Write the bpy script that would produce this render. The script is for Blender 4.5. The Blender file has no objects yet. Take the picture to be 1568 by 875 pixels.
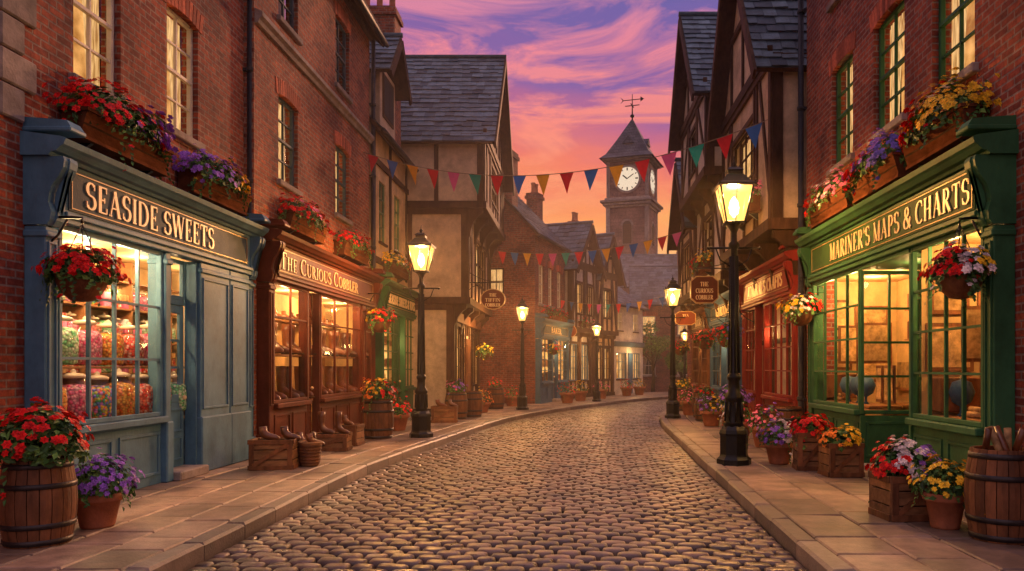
import bpy, math, random
from mathutils import Vector, Matrix, noise
R=random.Random(11)
V=Vector
# ------------------------------------------------------------ materials
def nd(nt,t,**k):
    n=nt.nodes.new(t)
    for a,b in k.items():
        if a in n.inputs: n.inputs[a].default_value=b
        else: setattr(n,a,b)
    return n
def base(name):
    m=bpy.data.materials.new(name); m.use_nodes=True; nt=m.node_tree
    return m,nt,nt.nodes['Principled BSDF'],nt.links.new
def c4(c,k=1): return (min(c[0]*k,1),min(c[1]*k,1),min(c[2]*k,1),1)
def mixc(nt,f,a,b,mode='MIX'):
    n=nt.nodes.new('ShaderNodeMix'); n.data_type='RGBA'; n.blend_type=mode
    for i,v in ((0,f),(6,a),(7,b)):
        if hasattr(v,'links') or hasattr(v,'is_linked'): nt.links.new(v,n.inputs[i])
        else: n.inputs[i].default_value=v
    return n.outputs[2]
def ramp(nt,f,stops):
    n=nt.nodes.new('ShaderNodeValToRGB'); e=n.color_ramp.elements
    e[0].position,e[0].color=stops[0][0],stops[0][1]
    e[1].position,e[1].color=stops[-1][0],stops[-1][1]
    for p,c in stops[1:-1]:
        x=e.new(p); x.color=c
    nt.links.new(f,n.inputs[0]); return n.outputs[0]
def pm(name,col,rough=.6,var=.25,ns=5,bump=.3,bs=45,stretch=(1,1,1),metal=0,coat=0,isl=0,dirt=.3,bd=.01,spec=.22):
    m,nt,b,L=base(name)
    tc=nd(nt,'ShaderNodeTexCoord'); mp=nd(nt,'ShaderNodeMapping'); mp.inputs['Scale'].default_value=stretch
    L(tc.outputs['Object'],mp.inputs[0])
    n1=nd(nt,'ShaderNodeTexNoise',Scale=ns,Detail=6,Roughness=.65); L(mp.outputs[0],n1.inputs[0])
    c=ramp(nt,n1.outputs[0],[(.3,c4(col,1-var)),(.7,c4(col,1+var))])
    if dirt:
        n2=nd(nt,'ShaderNodeTexNoise',Scale=1.3,Detail=5,Roughness=.7); L(tc.outputs['Object'],n2.inputs[0])
        d=ramp(nt,n2.outputs[0],[(.35,(1-dirt,1-dirt,1-dirt,1)),(.6,(1,1,1,1))])
        c=mixc(nt,1.0,c,d,'MULTIPLY')
    if isl:
        g=nd(nt,'ShaderNodeNewGeometry')
        r=ramp(nt,g.outputs['Random Per Island'],[(0,(1-isl,1-isl,1-isl*.9,1)),(.5,(1,1,1,1)),(1,(1+isl,1+isl*.9,1+isl*.8,1))])
        c=mixc(nt,1.0,c,r,'MULTIPLY')
    L(c,b.inputs['Base Color'])
    n3=nd(nt,'ShaderNodeTexNoise',Scale=bs,Detail=4); L(mp.outputs[0],n3.inputs[0])
    rr=nd(nt,'ShaderNodeMapRange'); rr.inputs[3].default_value=max(rough-.12,.05); rr.inputs[4].default_value=min(rough+.15,1)
    L(n1.outputs[0],rr.inputs[0]); L(rr.outputs[0],b.inputs['Roughness'])
    if bump:
        bp=nd(nt,'ShaderNodeBump',Strength=bump,Distance=bd); L(n3.outputs[0],bp.inputs['Height']); L(bp.outputs[0],b.inputs['Normal'])
    b.inputs['Metallic'].default_value=metal; b.inputs['Specular IOR Level'].default_value=spec
    if coat: b.inputs['Coat Weight'].default_value=coat
    return m
def brickmat(name,a,c,mo,bw=.225,rh=.077,ms=.011,bump=1.0,rough=.8,dist=.014):
    m,nt,b,L=base(name)
    tc=nd(nt,'ShaderNodeTexCoord'); sp=nd(nt,'ShaderNodeSeparateXYZ'); L(tc.outputs['Object'],sp.inputs[0])
    ad=nd(nt,'ShaderNodeMath',operation='ADD'); L(sp.outputs[0],ad.inputs[0]); L(sp.outputs[1],ad.inputs[1])
    cb=nd(nt,'ShaderNodeCombineXYZ'); L(ad.outputs[0],cb.inputs[0]); L(sp.outputs[2],cb.inputs[1])
    nw=nd(nt,'ShaderNodeTexNoise',Scale=3.5,Detail=2); L(tc.outputs['Object'],nw.inputs[0])
    vm=nd(nt,'ShaderNodeVectorMath',operation='SCALE'); L(nw.outputs['Color'],vm.inputs[0]); vm.inputs['Scale'].default_value=.014
    va=nd(nt,'ShaderNodeVectorMath',operation='ADD'); L(cb.outputs[0],va.inputs[0]); L(vm.outputs[0],va.inputs[1])
    br=nd(nt,'ShaderNodeTexBrick',Scale=1.0); br.inputs['Brick Width'].default_value=bw; br.inputs['Row Height'].default_value=rh
    br.inputs['Mortar Size'].default_value=ms; br.inputs['Mortar Smooth'].default_value=.25; br.inputs['Bias'].default_value=-.1
    br.inputs['Color1'].default_value=c4(a); br.inputs['Color2'].default_value=c4(c); br.inputs['Mortar'].default_value=c4(mo)
    L(va.outputs[0],br.inputs[0])
    n1=nd(nt,'ShaderNodeTexNoise',Scale=12,Detail=6,Roughness=.7); L(tc.outputs['Object'],n1.inputs[0])
    k=ramp(nt,n1.outputs[0],[(.3,(.45,.45,.5,1)),(.7,(1.35,1.28,1.2,1))])
    n2=nd(nt,'ShaderNodeTexNoise',Scale=.9,Detail=6,Roughness=.65); L(tc.outputs['Object'],n2.inputs[0])
    k2=ramp(nt,n2.outputs[0],[(.34,(.42,.40,.48,1)),(.64,(1.1,1.05,1,1))])
    cc=mixc(nt,1.0,br.outputs[0],k,'MULTIPLY'); cc=mixc(nt,1.0,cc,k2,'MULTIPLY'); L(cc,b.inputs['Base Color'])
    b.inputs['Roughness'].default_value=rough; b.inputs['Specular IOR Level'].default_value=.2
    m1=nd(nt,'ShaderNodeMath',operation='SUBTRACT'); L(n1.outputs[0],m1.inputs[0]); L(br.outputs['Fac'],m1.inputs[1])
    bp=nd(nt,'ShaderNodeBump',Strength=bump,Distance=dist); L(m1.outputs[0],bp.inputs['Height']); L(bp.outputs[0],b.inputs['Normal'])
    return m
def emis(name,col,st,pat=None,ns=6,stretch=(1,1,1),lo=.35):
    m,nt,b,L=base(name); nt.nodes.remove(b)
    e=nd(nt,'ShaderNodeEmission',Strength=st); e.inputs[0].default_value=c4(col)
    if pat:
        tc=nd(nt,'ShaderNodeTexCoord'); mp=nd(nt,'ShaderNodeMapping'); mp.inputs['Scale'].default_value=stretch; L(tc.outputs['Object'],mp.inputs[0])
        n=nd(nt,'ShaderNodeTexNoise',Scale=ns,Detail=4); L(mp.outputs[0],n.inputs[0])
        c=ramp(nt,n.outputs[0],[(.35,c4((col[0]*lo,col[1]*lo*.75,col[2]*lo*.5))),(.62,c4(col))]); L(c,e.inputs[0])
    L(e.outputs[0],nt.nodes['Material Output'].inputs[0]); return m
def glassmat(name,refl=.10,tint=(1,1,1),em=None):
    m,nt,b,L=base(name); nt.nodes.remove(b)
    t=nd(nt,'ShaderNodeBsdfTransparent'); t.inputs[0].default_value=c4(tint)
    g=nd(nt,'ShaderNodeBsdfGlossy',Roughness=.04)
    if em:
        g=nd(nt,'ShaderNodeEmission',Strength=em[1]); g.inputs[0].default_value=c4(em[0])
    lw=nd(nt,'ShaderNodeLayerWeight',Blend=.25)
    ma=nd(nt,'ShaderNodeMath',operation='ADD'); ma.use_clamp=True; ma.inputs[1].default_value=refl
    mu=nd(nt,'ShaderNodeMath',operation='MULTIPLY'); mu.inputs[1].default_value=0 if em else .10
    L(lw.outputs['Facing'],mu.inputs[0]); L(mu.outputs[0],ma.inputs[0])
    mx=nd(nt,'ShaderNodeMixShader'); L(ma.outputs[0],mx.inputs[0]); L(t.outputs[0],mx.inputs[1]); L(g.outputs[0],mx.inputs[2])
    L(mx.outputs[0],nt.nodes['Material Output'].inputs[0]); return m
def candymat(name,cols,sc=34):
    m,nt,b,L=base(name)
    tc=nd(nt,'ShaderNodeTexCoord'); v=nd(nt,'ShaderNodeTexVoronoi',Scale=sc); L(tc.outputs['Object'],v.inputs[0])
    sp=nd(nt,'ShaderNodeSeparateColor'); L(v.outputs['Color'],sp.inputs[0])
    n=len(cols); c=ramp(nt,sp.outputs[0],[(i/(n-1) if n>1 else 0,c4(cols[i])) for i in range(n)])
    d=ramp(nt,v.outputs['Distance'],[(.25,(1,1,1,1)),(.8,(.4,.35,.35,1))])
    L(mixc(nt,1.0,c,d,'MULTIPLY'),b.inputs['Base Color']); b.inputs['Roughness'].default_value=.25
    bp=nd(nt,'ShaderNodeBump',Strength=1,Distance=.012,invert=True); L(v.outputs['Distance'],bp.inputs['Height']); L(bp.outputs[0],b.inputs['Normal'])
    return m
M={}
M['brick']=brickmat('red_brick',(.50,.125,.068),(.22,.058,.045),(.38,.28,.23))
M['brick2']=brickmat('orange_brick',(.54,.15,.075),(.27,.072,.05),(.40,.29,.22))
M['brick3']=brickmat('dark_brick',(.40,.115,.075),(.22,.07,.055),(.28,.20,.17))
M['arch']=pm('arch_brick',(.50,.135,.075),.8,.3,20,.5,isl=.4)
M['stone']=pm('weathered_stone',(.34,.28,.25),.85,.3,6,.6,40,isl=.2)
M['tstone']=brickmat('tower_stone',(.36,.23,.20),(.26,.16,.15),(.17,.11,.10),.7,.32,.018,.6)
M['slab']=pm('paving_slab',(.36,.245,.175),.46,.32,5,.5,50,isl=.45,dirt=.5,spec=.5)
M['kerb']=pm('kerb_stone',(.26,.195,.155),.45,.25,8,.5,50,isl=.3,spec=.5)
M['cob']=pm('cobblestone',(.195,.13,.10),.30,.4,9,.5,60,isl=.5,dirt=.42,bd=.006,spec=.6)
M['mort']=pm('road_grit',(.026,.018,.015),.8,.3,20)
M['earth']=pm('earth',(.06,.05,.045),.9,.3,2)
M['plaster']=pm('cream_plaster',(.64,.48,.33),.85,.2,3,.6,14,dirt=.4)
M['plaster2']=pm('pale_plaster',(.58,.50,.43),.85,.2,3,.6,14,dirt=.35)
M['ochre']=pm('ochre_plaster',(.68,.47,.25),.85,.2,3,.6,14,dirt=.35)
M['timber']=pm('dark_timber',(.075,.038,.023),.7,.45,9,.7,30,(1,1,.35),isl=.3,spec=.12)
M['wood']=pm('brown_wood',(.20,.08,.036),.6,.45,9,.6,35,(1,1,.4),isl=.35)
M['boxw']=pm('planter_wood',(.13,.048,.024),.9,.45,9,.7,35,(.4,1,1),isl=.3,spec=0.0)
M['wood2']=pm('crate_wood',(.28,.135,.062),.65,.45,10,.6,35,(.4,1,1),isl=.35)
M['iron']=pm('cast_iron',(.02,.018,.018),.38,.3,12,.3,40,metal=.5,dirt=.2,spec=.5)
M['hoop']=pm('hoop_iron',(.06,.05,.05),.45,.3,12,.3,40,metal=.7,spec=.5)
M['pipe']=pm('drain_pipe',(.03,.032,.045),.5,.3,12,.3,40)
M['slate']=pm('roof_slate',(.095,.145,.19),.55,.35,7,.5,40,isl=.55,spec=.2)
M['slatetex']=brickmat('slate_courses',(.14,.16,.20),(.09,.11,.14),(.04,.04,.05),.5,.3,.02,.7,.55)
M['blue']=pm('blue_paint',(.11,.24,.35),.5,.22,3,.25,50,(1,1,.4),dirt=.36)
M['blued']=pm('dark_blue_paint',(.075,.115,.15),.6,.2,3,.25,50,spec=.1)
M['maroon']=pm('maroon_paint',(.15,.034,.017),.5,.3,4,.25,50,(1,1,.4),dirt=.35,spec=.12)
M['green']=pm('green_paint',(.045,.15,.065),.5,.25,3,.25,50,(1,1,.4),dirt=.36,spec=.18)
M['greend']=pm('dark_green_paint',(.05,.11,.04),.6,.2,3,.25,50,spec=.1)
M['sage']=pm('sage_paint',(.15,.24,.13),.5,.2,3,.25,50)
M['redp']=pm('red_paint',(.28,.028,.02),.5,.25,3,.25,50,(1,1,.4),dirt=.3,spec=.15)
M['navy']=pm('navy_paint',(.06,.14,.25),.5,.25,3,.25,50)
M['white']=pm('white_sash_paint',(.68,.62,.54),.5,.1,5,.2,50)
M['gold']=pm('gold_leaf',(.92,.68,.36),.4,.1,20,.1,60,metal=.05,dirt=.08,spec=.5)
M['goldt']=pm('gold_trim',(.55,.37,.17),.4,.2,20,.1,60,metal=.2)
M['glass']=glassmat('window_glass',.015)
M['jarg']=glassmat('jar_glass',.05)
M['cur']=emis('lit_curtain',(1,.58,.22),1.1,1,5,(9,9,.6),.4)
M['curb']=emis('lit_room',(1,.48,.14),1.1,1,3,(1,1,1),.4)
M['glow']=emis('lit_shop_room',(1,.50,.13),1.5,1,3.5,(1,1,1.3),.35)
M['dark']=pm('dark_room',(.03,.032,.04),.7,.2,3,0)
M['drape']=pm('drape',(.5,.38,.25),.9,.15,6,.2,40)
M['roomw']=pm('shop_wall',(.66,.42,.19),.8,.15,4,.2,30)
M['shelf']=pm('shelf_wood',(.34,.155,.062),.5,.3,8,.3,40,(.4,1,1))
M['leath']=pm('brown_leather',(.17,.052,.018),.35,.35,8,.3,60,isl=.5,coat=.3,spec=.5)
M['terra']=pm('terracotta',(.42,.15,.08),.75,.25,8,.4,50,isl=.2)
M['leaf']=pm('leaf_green',(.05,.135,.03),.5,.3,12,.2,60,isl=.6,dirt=0,spec=.4)
M['leaf2']=pm('leaf_light',(.11,.23,.045),.5,.3,12,.2,60,isl=.6,dirt=0,spec=.4)
for n,c in dict(fred=(.74,.016,.014),fpurple=(.35,.15,.66),fyellow=(.88,.54,.03),fpink=(.80,.2,.36),fwhite=(.8,.7,.7),fblue=(.17,.15,.6),forange=(.85,.25,.03)).items():
    M[n]=pm(n[1:]+'_petals',c,.5,.2,10,0,isl=.45,dirt=0)
for n,c in dict(bred=(.72,.03,.05),bblue=(.05,.17,.52),byel=(.85,.44,.05),bpink=(.72,.12,.36),bteal=(.03,.38,.3)).items():
    M[n]=pm(n[1:]+'_cloth',c,.8,.15,6,.2,80,dirt=.1)
M['rope']=pm('rope',(.3,.22,.15),.9,.2)
M['lampg']=glassmat('lamp_glass',.55,(1,.85,.6),((1,.50,.12),2.8))
M['flame']=emis('lamp_flame',(1,.72,.34),45)
M['clockf']=emis('clock_face',(1,.78,.56),.9)
M['bark']=pm('bark',(.07,.045,.03),.9,.3,10,.7,30)
M['paper']=pm('map_paper',(.50,.30,.13),.8,.6,9,.1,30,isl=.35)
M['jarl']=pm('jar_lid',(.75,.6,.42),.3,.1,5,0,dirt=0,spec=.5)
M['c_pink']=candymat('pink_sweets',[(.95,.10,.32),(1,.5,.62),(.9,.05,.22)])
M['c_or']=candymat('orange_sweets',[(1,.25,.03),(1,.62,.1),(.95,.1,.03)])
M['c_gr']=candymat('green_sweets',[(.08,.65,.25),(.5,.9,.5),(.85,.95,.8)])
M['c_red']=candymat('red_sweets',[(.9,.02,.03),(.95,.2,.1),(.98,.7,.6)])
M['c_mix']=candymat('mixed_sweets',[(.95,.04,.1),(1,.78,.08),(.08,.65,.2),(.15,.25,.95),(1,.3,.6)])
CANDY=[M['c_pink'],M['c_or'],M['c_gr'],M['c_red'],M['c_mix']]
# ------------------------------------------------------------ mesh builder
class MB:
    def __init__(s): s.v=[];s.f=[];s.m=[];s.s=[];s.mats=[];s.T=None
    def add(s,vs,fs,mat,sm=False):
        if isinstance(mat,str): mat=M[mat]
        if mat not in s.mats: s.mats.append(mat)
        k=s.mats.index(mat); n=len(s.v)
        if s.T is not None: vs=[s.T@V(p) for p in vs]
        s.v.extend([tuple(p) for p in vs])
        for f in fs: s.f.append([i+n for i in f]); s.m.append(k); s.s.append(sm)
    def box(s,x0,x1,y0,y1,z0,z1,mat,b=0):
        if x0>x1:x0,x1=x1,x0
        if y0>y1:y0,y1=y1,y0
        if z0>z1:z0,z1=z1,z0
        if b<=0 or min(x1-x0,y1-y0,z1-z0)<2.2*b:
            s.add([(x0,y0,z0),(x1,y0,z0),(x1,y1,z0),(x0,y1,z0),(x0,y0,z1),(x1,y0,z1),(x1,y1,z1),(x0,y1,z1)],
              [(0,3,2,1),(4,5,6,7),(0,1,5,4),(1,2,6,5),(2,3,7,6),(3,0,4,7)],mat); return
        P=((x0,x1),(y0,y1),(z0,z1)); vs=[]; ix={}
        for i in (0,1):
            for j in (0,1):
                for k in (0,1):
                    c=(i,j,k)
                    for a in range(3):
                        p=[P[0][i],P[1][j],P[2][k]]
                        for q in range(3):
                            if q!=a: p[q]+= b if c[q]==0 else -b
                        ix[c,a]=len(vs); vs.append(p)
        fs=[]
        for a in range(3):
            o=[q for q in range(3) if q!=a]
            for sd in (0,1):
                f=[]
                for p,q in ((0,0),(1,0),(1,1),(0,1)):
                    c=[0,0,0]; c[a]=sd; c[o[0]]=p; c[o[1]]=q; f.append(ix[tuple(c),a])
                fs.append(f)
            for p in (0,1):
                for q in (0,1):
                    lo=[0,0,0]; lo[o[0]]=p; lo[o[1]]=q; hi=list(lo); hi[a]=1
                    lo=tuple(lo);hi=tuple(hi)
                    fs.append([ix[lo,o[0]],ix[hi,o[0]],ix[hi,o[1]],ix[lo,o[1]]])
        for i in (0,1):
            for j in (0,1):
                for k in (0,1): fs.append([ix[(i,j,k),0],ix[(i,j,k),1],ix[(i,j,k),2]])
        s.add(vs,fs,mat)
    def quad(s,a,b,c,d,mat): s.add([a,b,c,d],[(0,1,2,3)],mat)
    def prof(s,pts,x0,x1,mat):
        n=len(pts); vs=[(x0,y,z) for y,z in pts]+[(x1,y,z) for y,z in pts]
        fs=[[i,(i+1)%n,n+(i+1)%n,n+i] for i in range(n)]+[list(range(n)),list(range(2*n-1,n-1,-1))]
        s.add(vs,fs,mat)
    def loft(s,rings,mat,sm=True,cap=True):
        n=len(rings[0]); vs=[p for r in rings for p in r]; fs=[]
        for k in range(len(rings)-1):
            for i in range(n): fs.append([k*n+i,k*n+(i+1)%n,(k+1)*n+(i+1)%n,(k+1)*n+i])
        if cap: fs.append(list(range(n-1,-1,-1))); fs.append([(len(rings)-1)*n+i for i in range(n)])
        s.add(vs,fs,mat,sm)
    def lathe(s,pr,c,seg,mat,sm=True,cap=True,rot=0):
        s.loft([[(c[0]+r*math.cos(rot+6.28318*i/seg),c[1]+r*math.sin(rot+6.28318*i/seg),c[2]+z) for i in range(seg)] for r,z in pr],mat,sm,cap)
    def tube(s,pts,r,mat,seg=8):
        rings=[]
        for i,p in enumerate(pts):
            p=V(p); d=(V(pts[min(i+1,len(pts)-1)])-V(pts[max(i-1,0)])).normalized()
            u=d.orthogonal().normalized() if abs(d.z)>.99 else d.cross(V((0,0,1))).normalized(); w=d.cross(u)
            rr=r[i] if isinstance(r,(list,tuple)) else r
            rings.append([tuple(p+u*rr*math.cos(6.28318*k/seg)+w*rr*math.sin(6.28318*k/seg)) for k in range(seg)])
        s.loft(rings,mat)
    def beam(s,p,q,w,y0,y1,mat='timber'):
        y0-=R.uniform(0,.009)
        p=V((p[0],0,p[1]));q=V((q[0],0,q[1])); d=(q-p).normalized(); o=V((-d.z,0,d.x))*w/2
        vs=[]
        for y in (y0,y1):
            for a in (p-o,q-o,q+o,p+o): vs.append((a.x,y,a.z))
        s.add(vs,[(0,1,2,3),(7,6,5,4),(0,4,5,1),(1,5,6,2),(2,6,7,3),(3,7,4,0)],mat)
    def obj(s,name,off=0,loc=None,rot=0):
        me=bpy.data.meshes.new(name)
        vs=s.v if not off else [(a-off,b,c) for a,b,c in s.v]
        me.from_pydata(vs,[],s.f); me.polygons.foreach_set('material_index',s.m); me.polygons.foreach_set('use_smooth',s.s)
        for m in s.mats: me.materials.append(m)
        me.update(); o=bpy.data.objects.new(name,me); bpy.context.scene.collection.objects.link(o)
        if loc: o.location=loc
        o.rotation_euler=(0,0,rot); return o
class G:
    def __init__(s,name,origin=(0,0,0),rot=0,off=0):
        s.e=bpy.data.objects.new(name,None); s.e.empty_display_size=.2; bpy.context.scene.collection.objects.link(s.e)
        s.off=off; o=V(origin)+V((math.cos(rot)*off,math.sin(rot)*off,0)); s.e.location=o; s.e.rotation_euler=(0,0,rot)
    def part(s,name,mb):
        if not mb.v: return
        o=mb.obj(name,s.off); o.parent=s.e; return o
    def light(s,x,y,z,e,r=.1,col=(1,.58,.22)):
        l=bpy.data.lights.new('lamp_light','POINT'); l.energy=e; l.shadow_soft_size=r; l.color=col
        o=bpy.data.objects.new('lamp_light',l); bpy.context.scene.collection.objects.link(o); o.parent=s.e; o.location=(x-s.off,y,z)
LT=math.pi/2; RT=-math.pi/2
# ------------------------------------------------------------ lettering
k_=.17; n_=.055
def AR(cx,cy,rx,ry,a,b,n=12): return [(cx+rx*math.cos(math.radians(a+(b-a)*i/n)),cy+ry*math.sin(math.radians(a+(b-a)*i/n))) for i in range(n+1)]
def LN(x0,y0,x1,y1,w): return ([(x0,y0),(x1,y1)],w)
def SF(x,y,l=.14): return ([(x-l,y+(.025 if y<.5 else -.025)),(x+l,y+(.025 if y<.5 else -.025))],n_)
FONT={
'A':(.80,[LN(.1,0,.4,1,n_),LN(.38,1,.68,0,k_),LN(.2,.33,.6,.33,n_),SF(.1,0,.1),SF(.68,0)]),
'B':(.72,[LN(.17,0,.17,1,k_),([(.1,.975),(.3,.975)]+AR(.3,.75,.24,.225,90,-90),0),([(.3,.5)]+AR(.32,.26,.29,.235,90,-90)+[(.1,.025)],0)]),
'C':(.80,[(AR(.47,.5,.37,.48,48,312,20),0),LN(.71,.98,.71,.72,n_)]),
'D':(.85,[LN(.17,0,.17,1,k_),([(.08,.975),(.3,.975)]+AR(.32,.5,.42,.475,90,-90,16)+[(.08,.025)],0)]),
'E':(.68,[LN(.17,0,.17,1,k_),LN(.06,.975,.6,.975,n_),LN(.17,.5,.46,.5,n_),LN(.06,.025,.62,.025,n_),LN(.58,1,.58,.78,n_),LN(.6,0,.6,.23,n_),LN(.45,.4,.45,.6,n_)]),
'F':(.62,[LN(.17,0,.17,1,k_),LN(.06,.975,.58,.975,n_),LN(.17,.5,.46,.5,n_),LN(.56,1,.56,.78,n_),SF(.17,0),LN(.45,.4,.45,.6,n_)]),
'G':(.86,[(AR(.47,.5,.37,.48,48,330,20),0),LN(.71,.98,.71,.72,n_),LN(.74,.05,.74,.42,k_*.8),SF(.72,.47,.13)]),
'H':(.85,[LN(.17,0,.17,1,k_),LN(.66,0,.66,1,k_),LN(.17,.5,.66,.5,n_),SF(.17,0),SF(.17,1),SF(.66,0),SF(.66,1)]),
'I':(.36,[LN(.18,0,.18,1,k_),SF(.18,0),SF(.18,1)]),
'K':(.78,[LN(.17,0,.17,1,k_),LN(.2,.4,.62,1,n_),LN(.33,.55,.68,0,k_),SF(.17,0),SF(.17,1),SF(.62,1,.1)]),
'L':(.64,[LN(.17,0,.17,1,k_),SF(.17,1),LN(.06,.025,.6,.025,n_),LN(.58,0,.58,.24,n_)]),
'M':(.98,[LN(.14,0,.14,1,n_),LN(.14,1,.47,.05,k_),LN(.47,.05,.8,1,n_),LN(.82,0,.82,1,k_),SF(.14,0,.1),SF(.82,0),SF(.1,1,.08),SF(.85,1,.1)]),
'N':(.82,[LN(.14,0,.14,1,n_),LN(.14,1,.66,0,k_),LN(.68,0,.68,1,n_),SF(.14,0,.1),SF(.1,1,.08),SF(.68,1,.1)]),
'O':(.92,[(AR(.46,.5,.37,.48,0,360,24),0)]),
'P':(.68,[LN(.17,0,.17,1,k_),([(.08,.975),(.3,.975)]+AR(.3,.73,.27,.245,90,-90)+[(.17,.485)],0),SF(.17,0)]),
'R':(.78,[LN(.17,0,.17,1,k_),([(.08,.975),(.3,.975)]+AR(.3,.73,.26,.245,90,-90)+[(.17,.485)],0),SF(.17,0),LN(.36,.47,.68,0,k_),SF(.72,0,.08)]),
'S':(.66,[(AR(.34,.745,.22,.235,35,250,12)+AR(.34,.265,.25,.245,70,-145,14),0),LN(.55,.95,.55,.74,n_),LN(.1,.05,.1,.28,n_)]),
'T':(.74,[LN(.37,0,.37,1,k_),LN(.03,.975,.71,.975,n_),LN(.05,1,.05,.76,n_),LN(.69,1,.69,.76,n_),SF(.37,0)]),
'U':(.84,[LN(.17,.33,.17,1,k_),LN(.67,.33,.67,1,n_),(AR(.42,.33,.25,.31,180,360,12),0),SF(.17,1),SF(.67,1,.1)]),
'W':(1.1,[LN(.08,1,.32,0,k_),LN(.32,0,.54,.95,n_),LN(.54,1,.8,0,k_),LN(.8,0,1.02,1,n_),SF(.08,1,.1),SF(1.02,1,.08)]),
'Y':(.78,[LN(.1,1,.39,.45,k_),LN(.68,1,.4,.45,n_),LN(.39,0,.39,.5,k_),SF(.1,1,.1),SF(.68,1,.08),SF(.39,0)]),
"'":(.22,[LN(.11,.72,.11,1,.09)]),
'&':(.86,[(AR(.38,.77,.18,.2,0,360,16),0),(AR(.34,.27,.27,.25,60,330,14)+[(.78,.5)],0),LN(.24,.65,.78,.02,k_)]),
' ':(.4,[])}
def lettering(mb,s,cx,zb,y,h,mat='gold',width=None,caps=False):
    tot=0; lay=[]
    for w,word in enumerate(s.split(' ')):
        if w: tot+=.38
        for i,ch in enumerate(word):
            sc=1.0 if (i==0 and caps) or not caps else .8
            lay.append((ch,tot,sc)); tot+=(FONT[ch][0]+.07)*sc
    sx=h if not width else width/tot
    dz=0
    for ch,x,sc in lay:
        for pts,w in FONT[ch][1]:
            dz=(dz+1)%7; yy=y-.012-dz*.0006
            P=[V((cx+(x-tot/2+px*sc)*sx,0,zb+pz*h*sc)) for px,pz in pts]
            l=[];r=[]
            for i,p in enumerate(P):
                d=P[min(i+1,len(P)-1)]-P[max(i-1,0)]
                if d.length<1e-6: d=V((1,0,0))
                d.normalize(); ww=w if w else n_+(k_-n_)*abs(d.z)**1.6
                o=V((-d.z,0,d.x))*ww*h*sc/2
                l.append(p+o); r.append(p-o)
            for i in range(len(P)-1):
                q=[l[i],l[i+1],r[i+1],r[i]]
                vs=[(a.x,yy,a.z) for a in q]+[(a.x,y+.002,a.z) for a in q]
                mb.add(vs,[(0,1,2,3),(0,4,5,1),(2,6,7,3)],mat)
# ------------------------------------------------------------ building parts
def wall(mb,x0,x1,z0,z1,ops,y,mat,th=.22):
    xs=sorted(set([x0,x1]+[v for o in ops for v in o[:2] if x0<v<x1])); zs=sorted(set([z0,z1]+[v for o in ops for v in o[2:4] if z0<v<z1]))
    for i in range(len(xs)-1):
        for j in range(len(zs)-1):
            cx=(xs[i]+xs[i+1])/2; cz=(zs[j]+zs[j+1])/2
            if any(o[0]<cx<o[1] and o[2]<cz<o[3] for o in ops): continue
            mb.quad((xs[i],y,zs[j]),(xs[i+1],y,zs[j]),(xs[i+1],y,zs[j+1]),(xs[i],y,zs[j+1]),mat)
    for a,b,c,d in [o[:4] for o in ops]:
        mb.quad((a,y,c),(a,y+th,c),(a,y+th,d),(a,y,d),mat); mb.quad((b,y,c),(b,y+th,c),(b,y+th,d),(b,y,d),mat)
        mb.quad((a,y,d),(b,y,d),(b,y+th,d),(a,y+th,d),mat); mb.quad((a,y,c),(b,y,c),(b,y+th,c),(a,y+th,c),mat)
def frame(mb,gb,x0,x1,z0,z1,y,nx,nz,mat,fw=.05,bw=.024,d=.06,zs=None,gl=True):
    mb.box(x0,x0+fw,y,y+d,z0,z1,mat,.006); mb.box(x1-fw,x1,y,y+d,z0,z1,mat,.006)
    mb.box(x0+fw,x1-fw,y+.002,y+d,z0,z0+fw,mat,.006); mb.box(x0+fw,x1-fw,y+.002,y+d,z1-fw,z1,mat,.006)
    for i in range(1,nx):
        x=x0+fw+(x1-x0-2*fw)*i/nx; mb.box(x-bw/2,x+bw/2,y+.012,y+d-.01,z0+fw,z1-fw,mat)
    for v in (zs if zs else [z0+fw+(z1-z0-2*fw)*j/nz for j in range(1,nz)]):
        mb.box(x0+fw,x1-fw,y+.014,y+d-.012,v-bw/2,v+bw/2,mat)
    if gl: gb.quad((x0+fw,y+d*.6,z0+fw),(x1-fw,y+d*.6,z0+fw),(x1-fw,y+d*.6,z1-fw),(x0+fw,y+d*.6,z1-fw),'glass')
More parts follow.
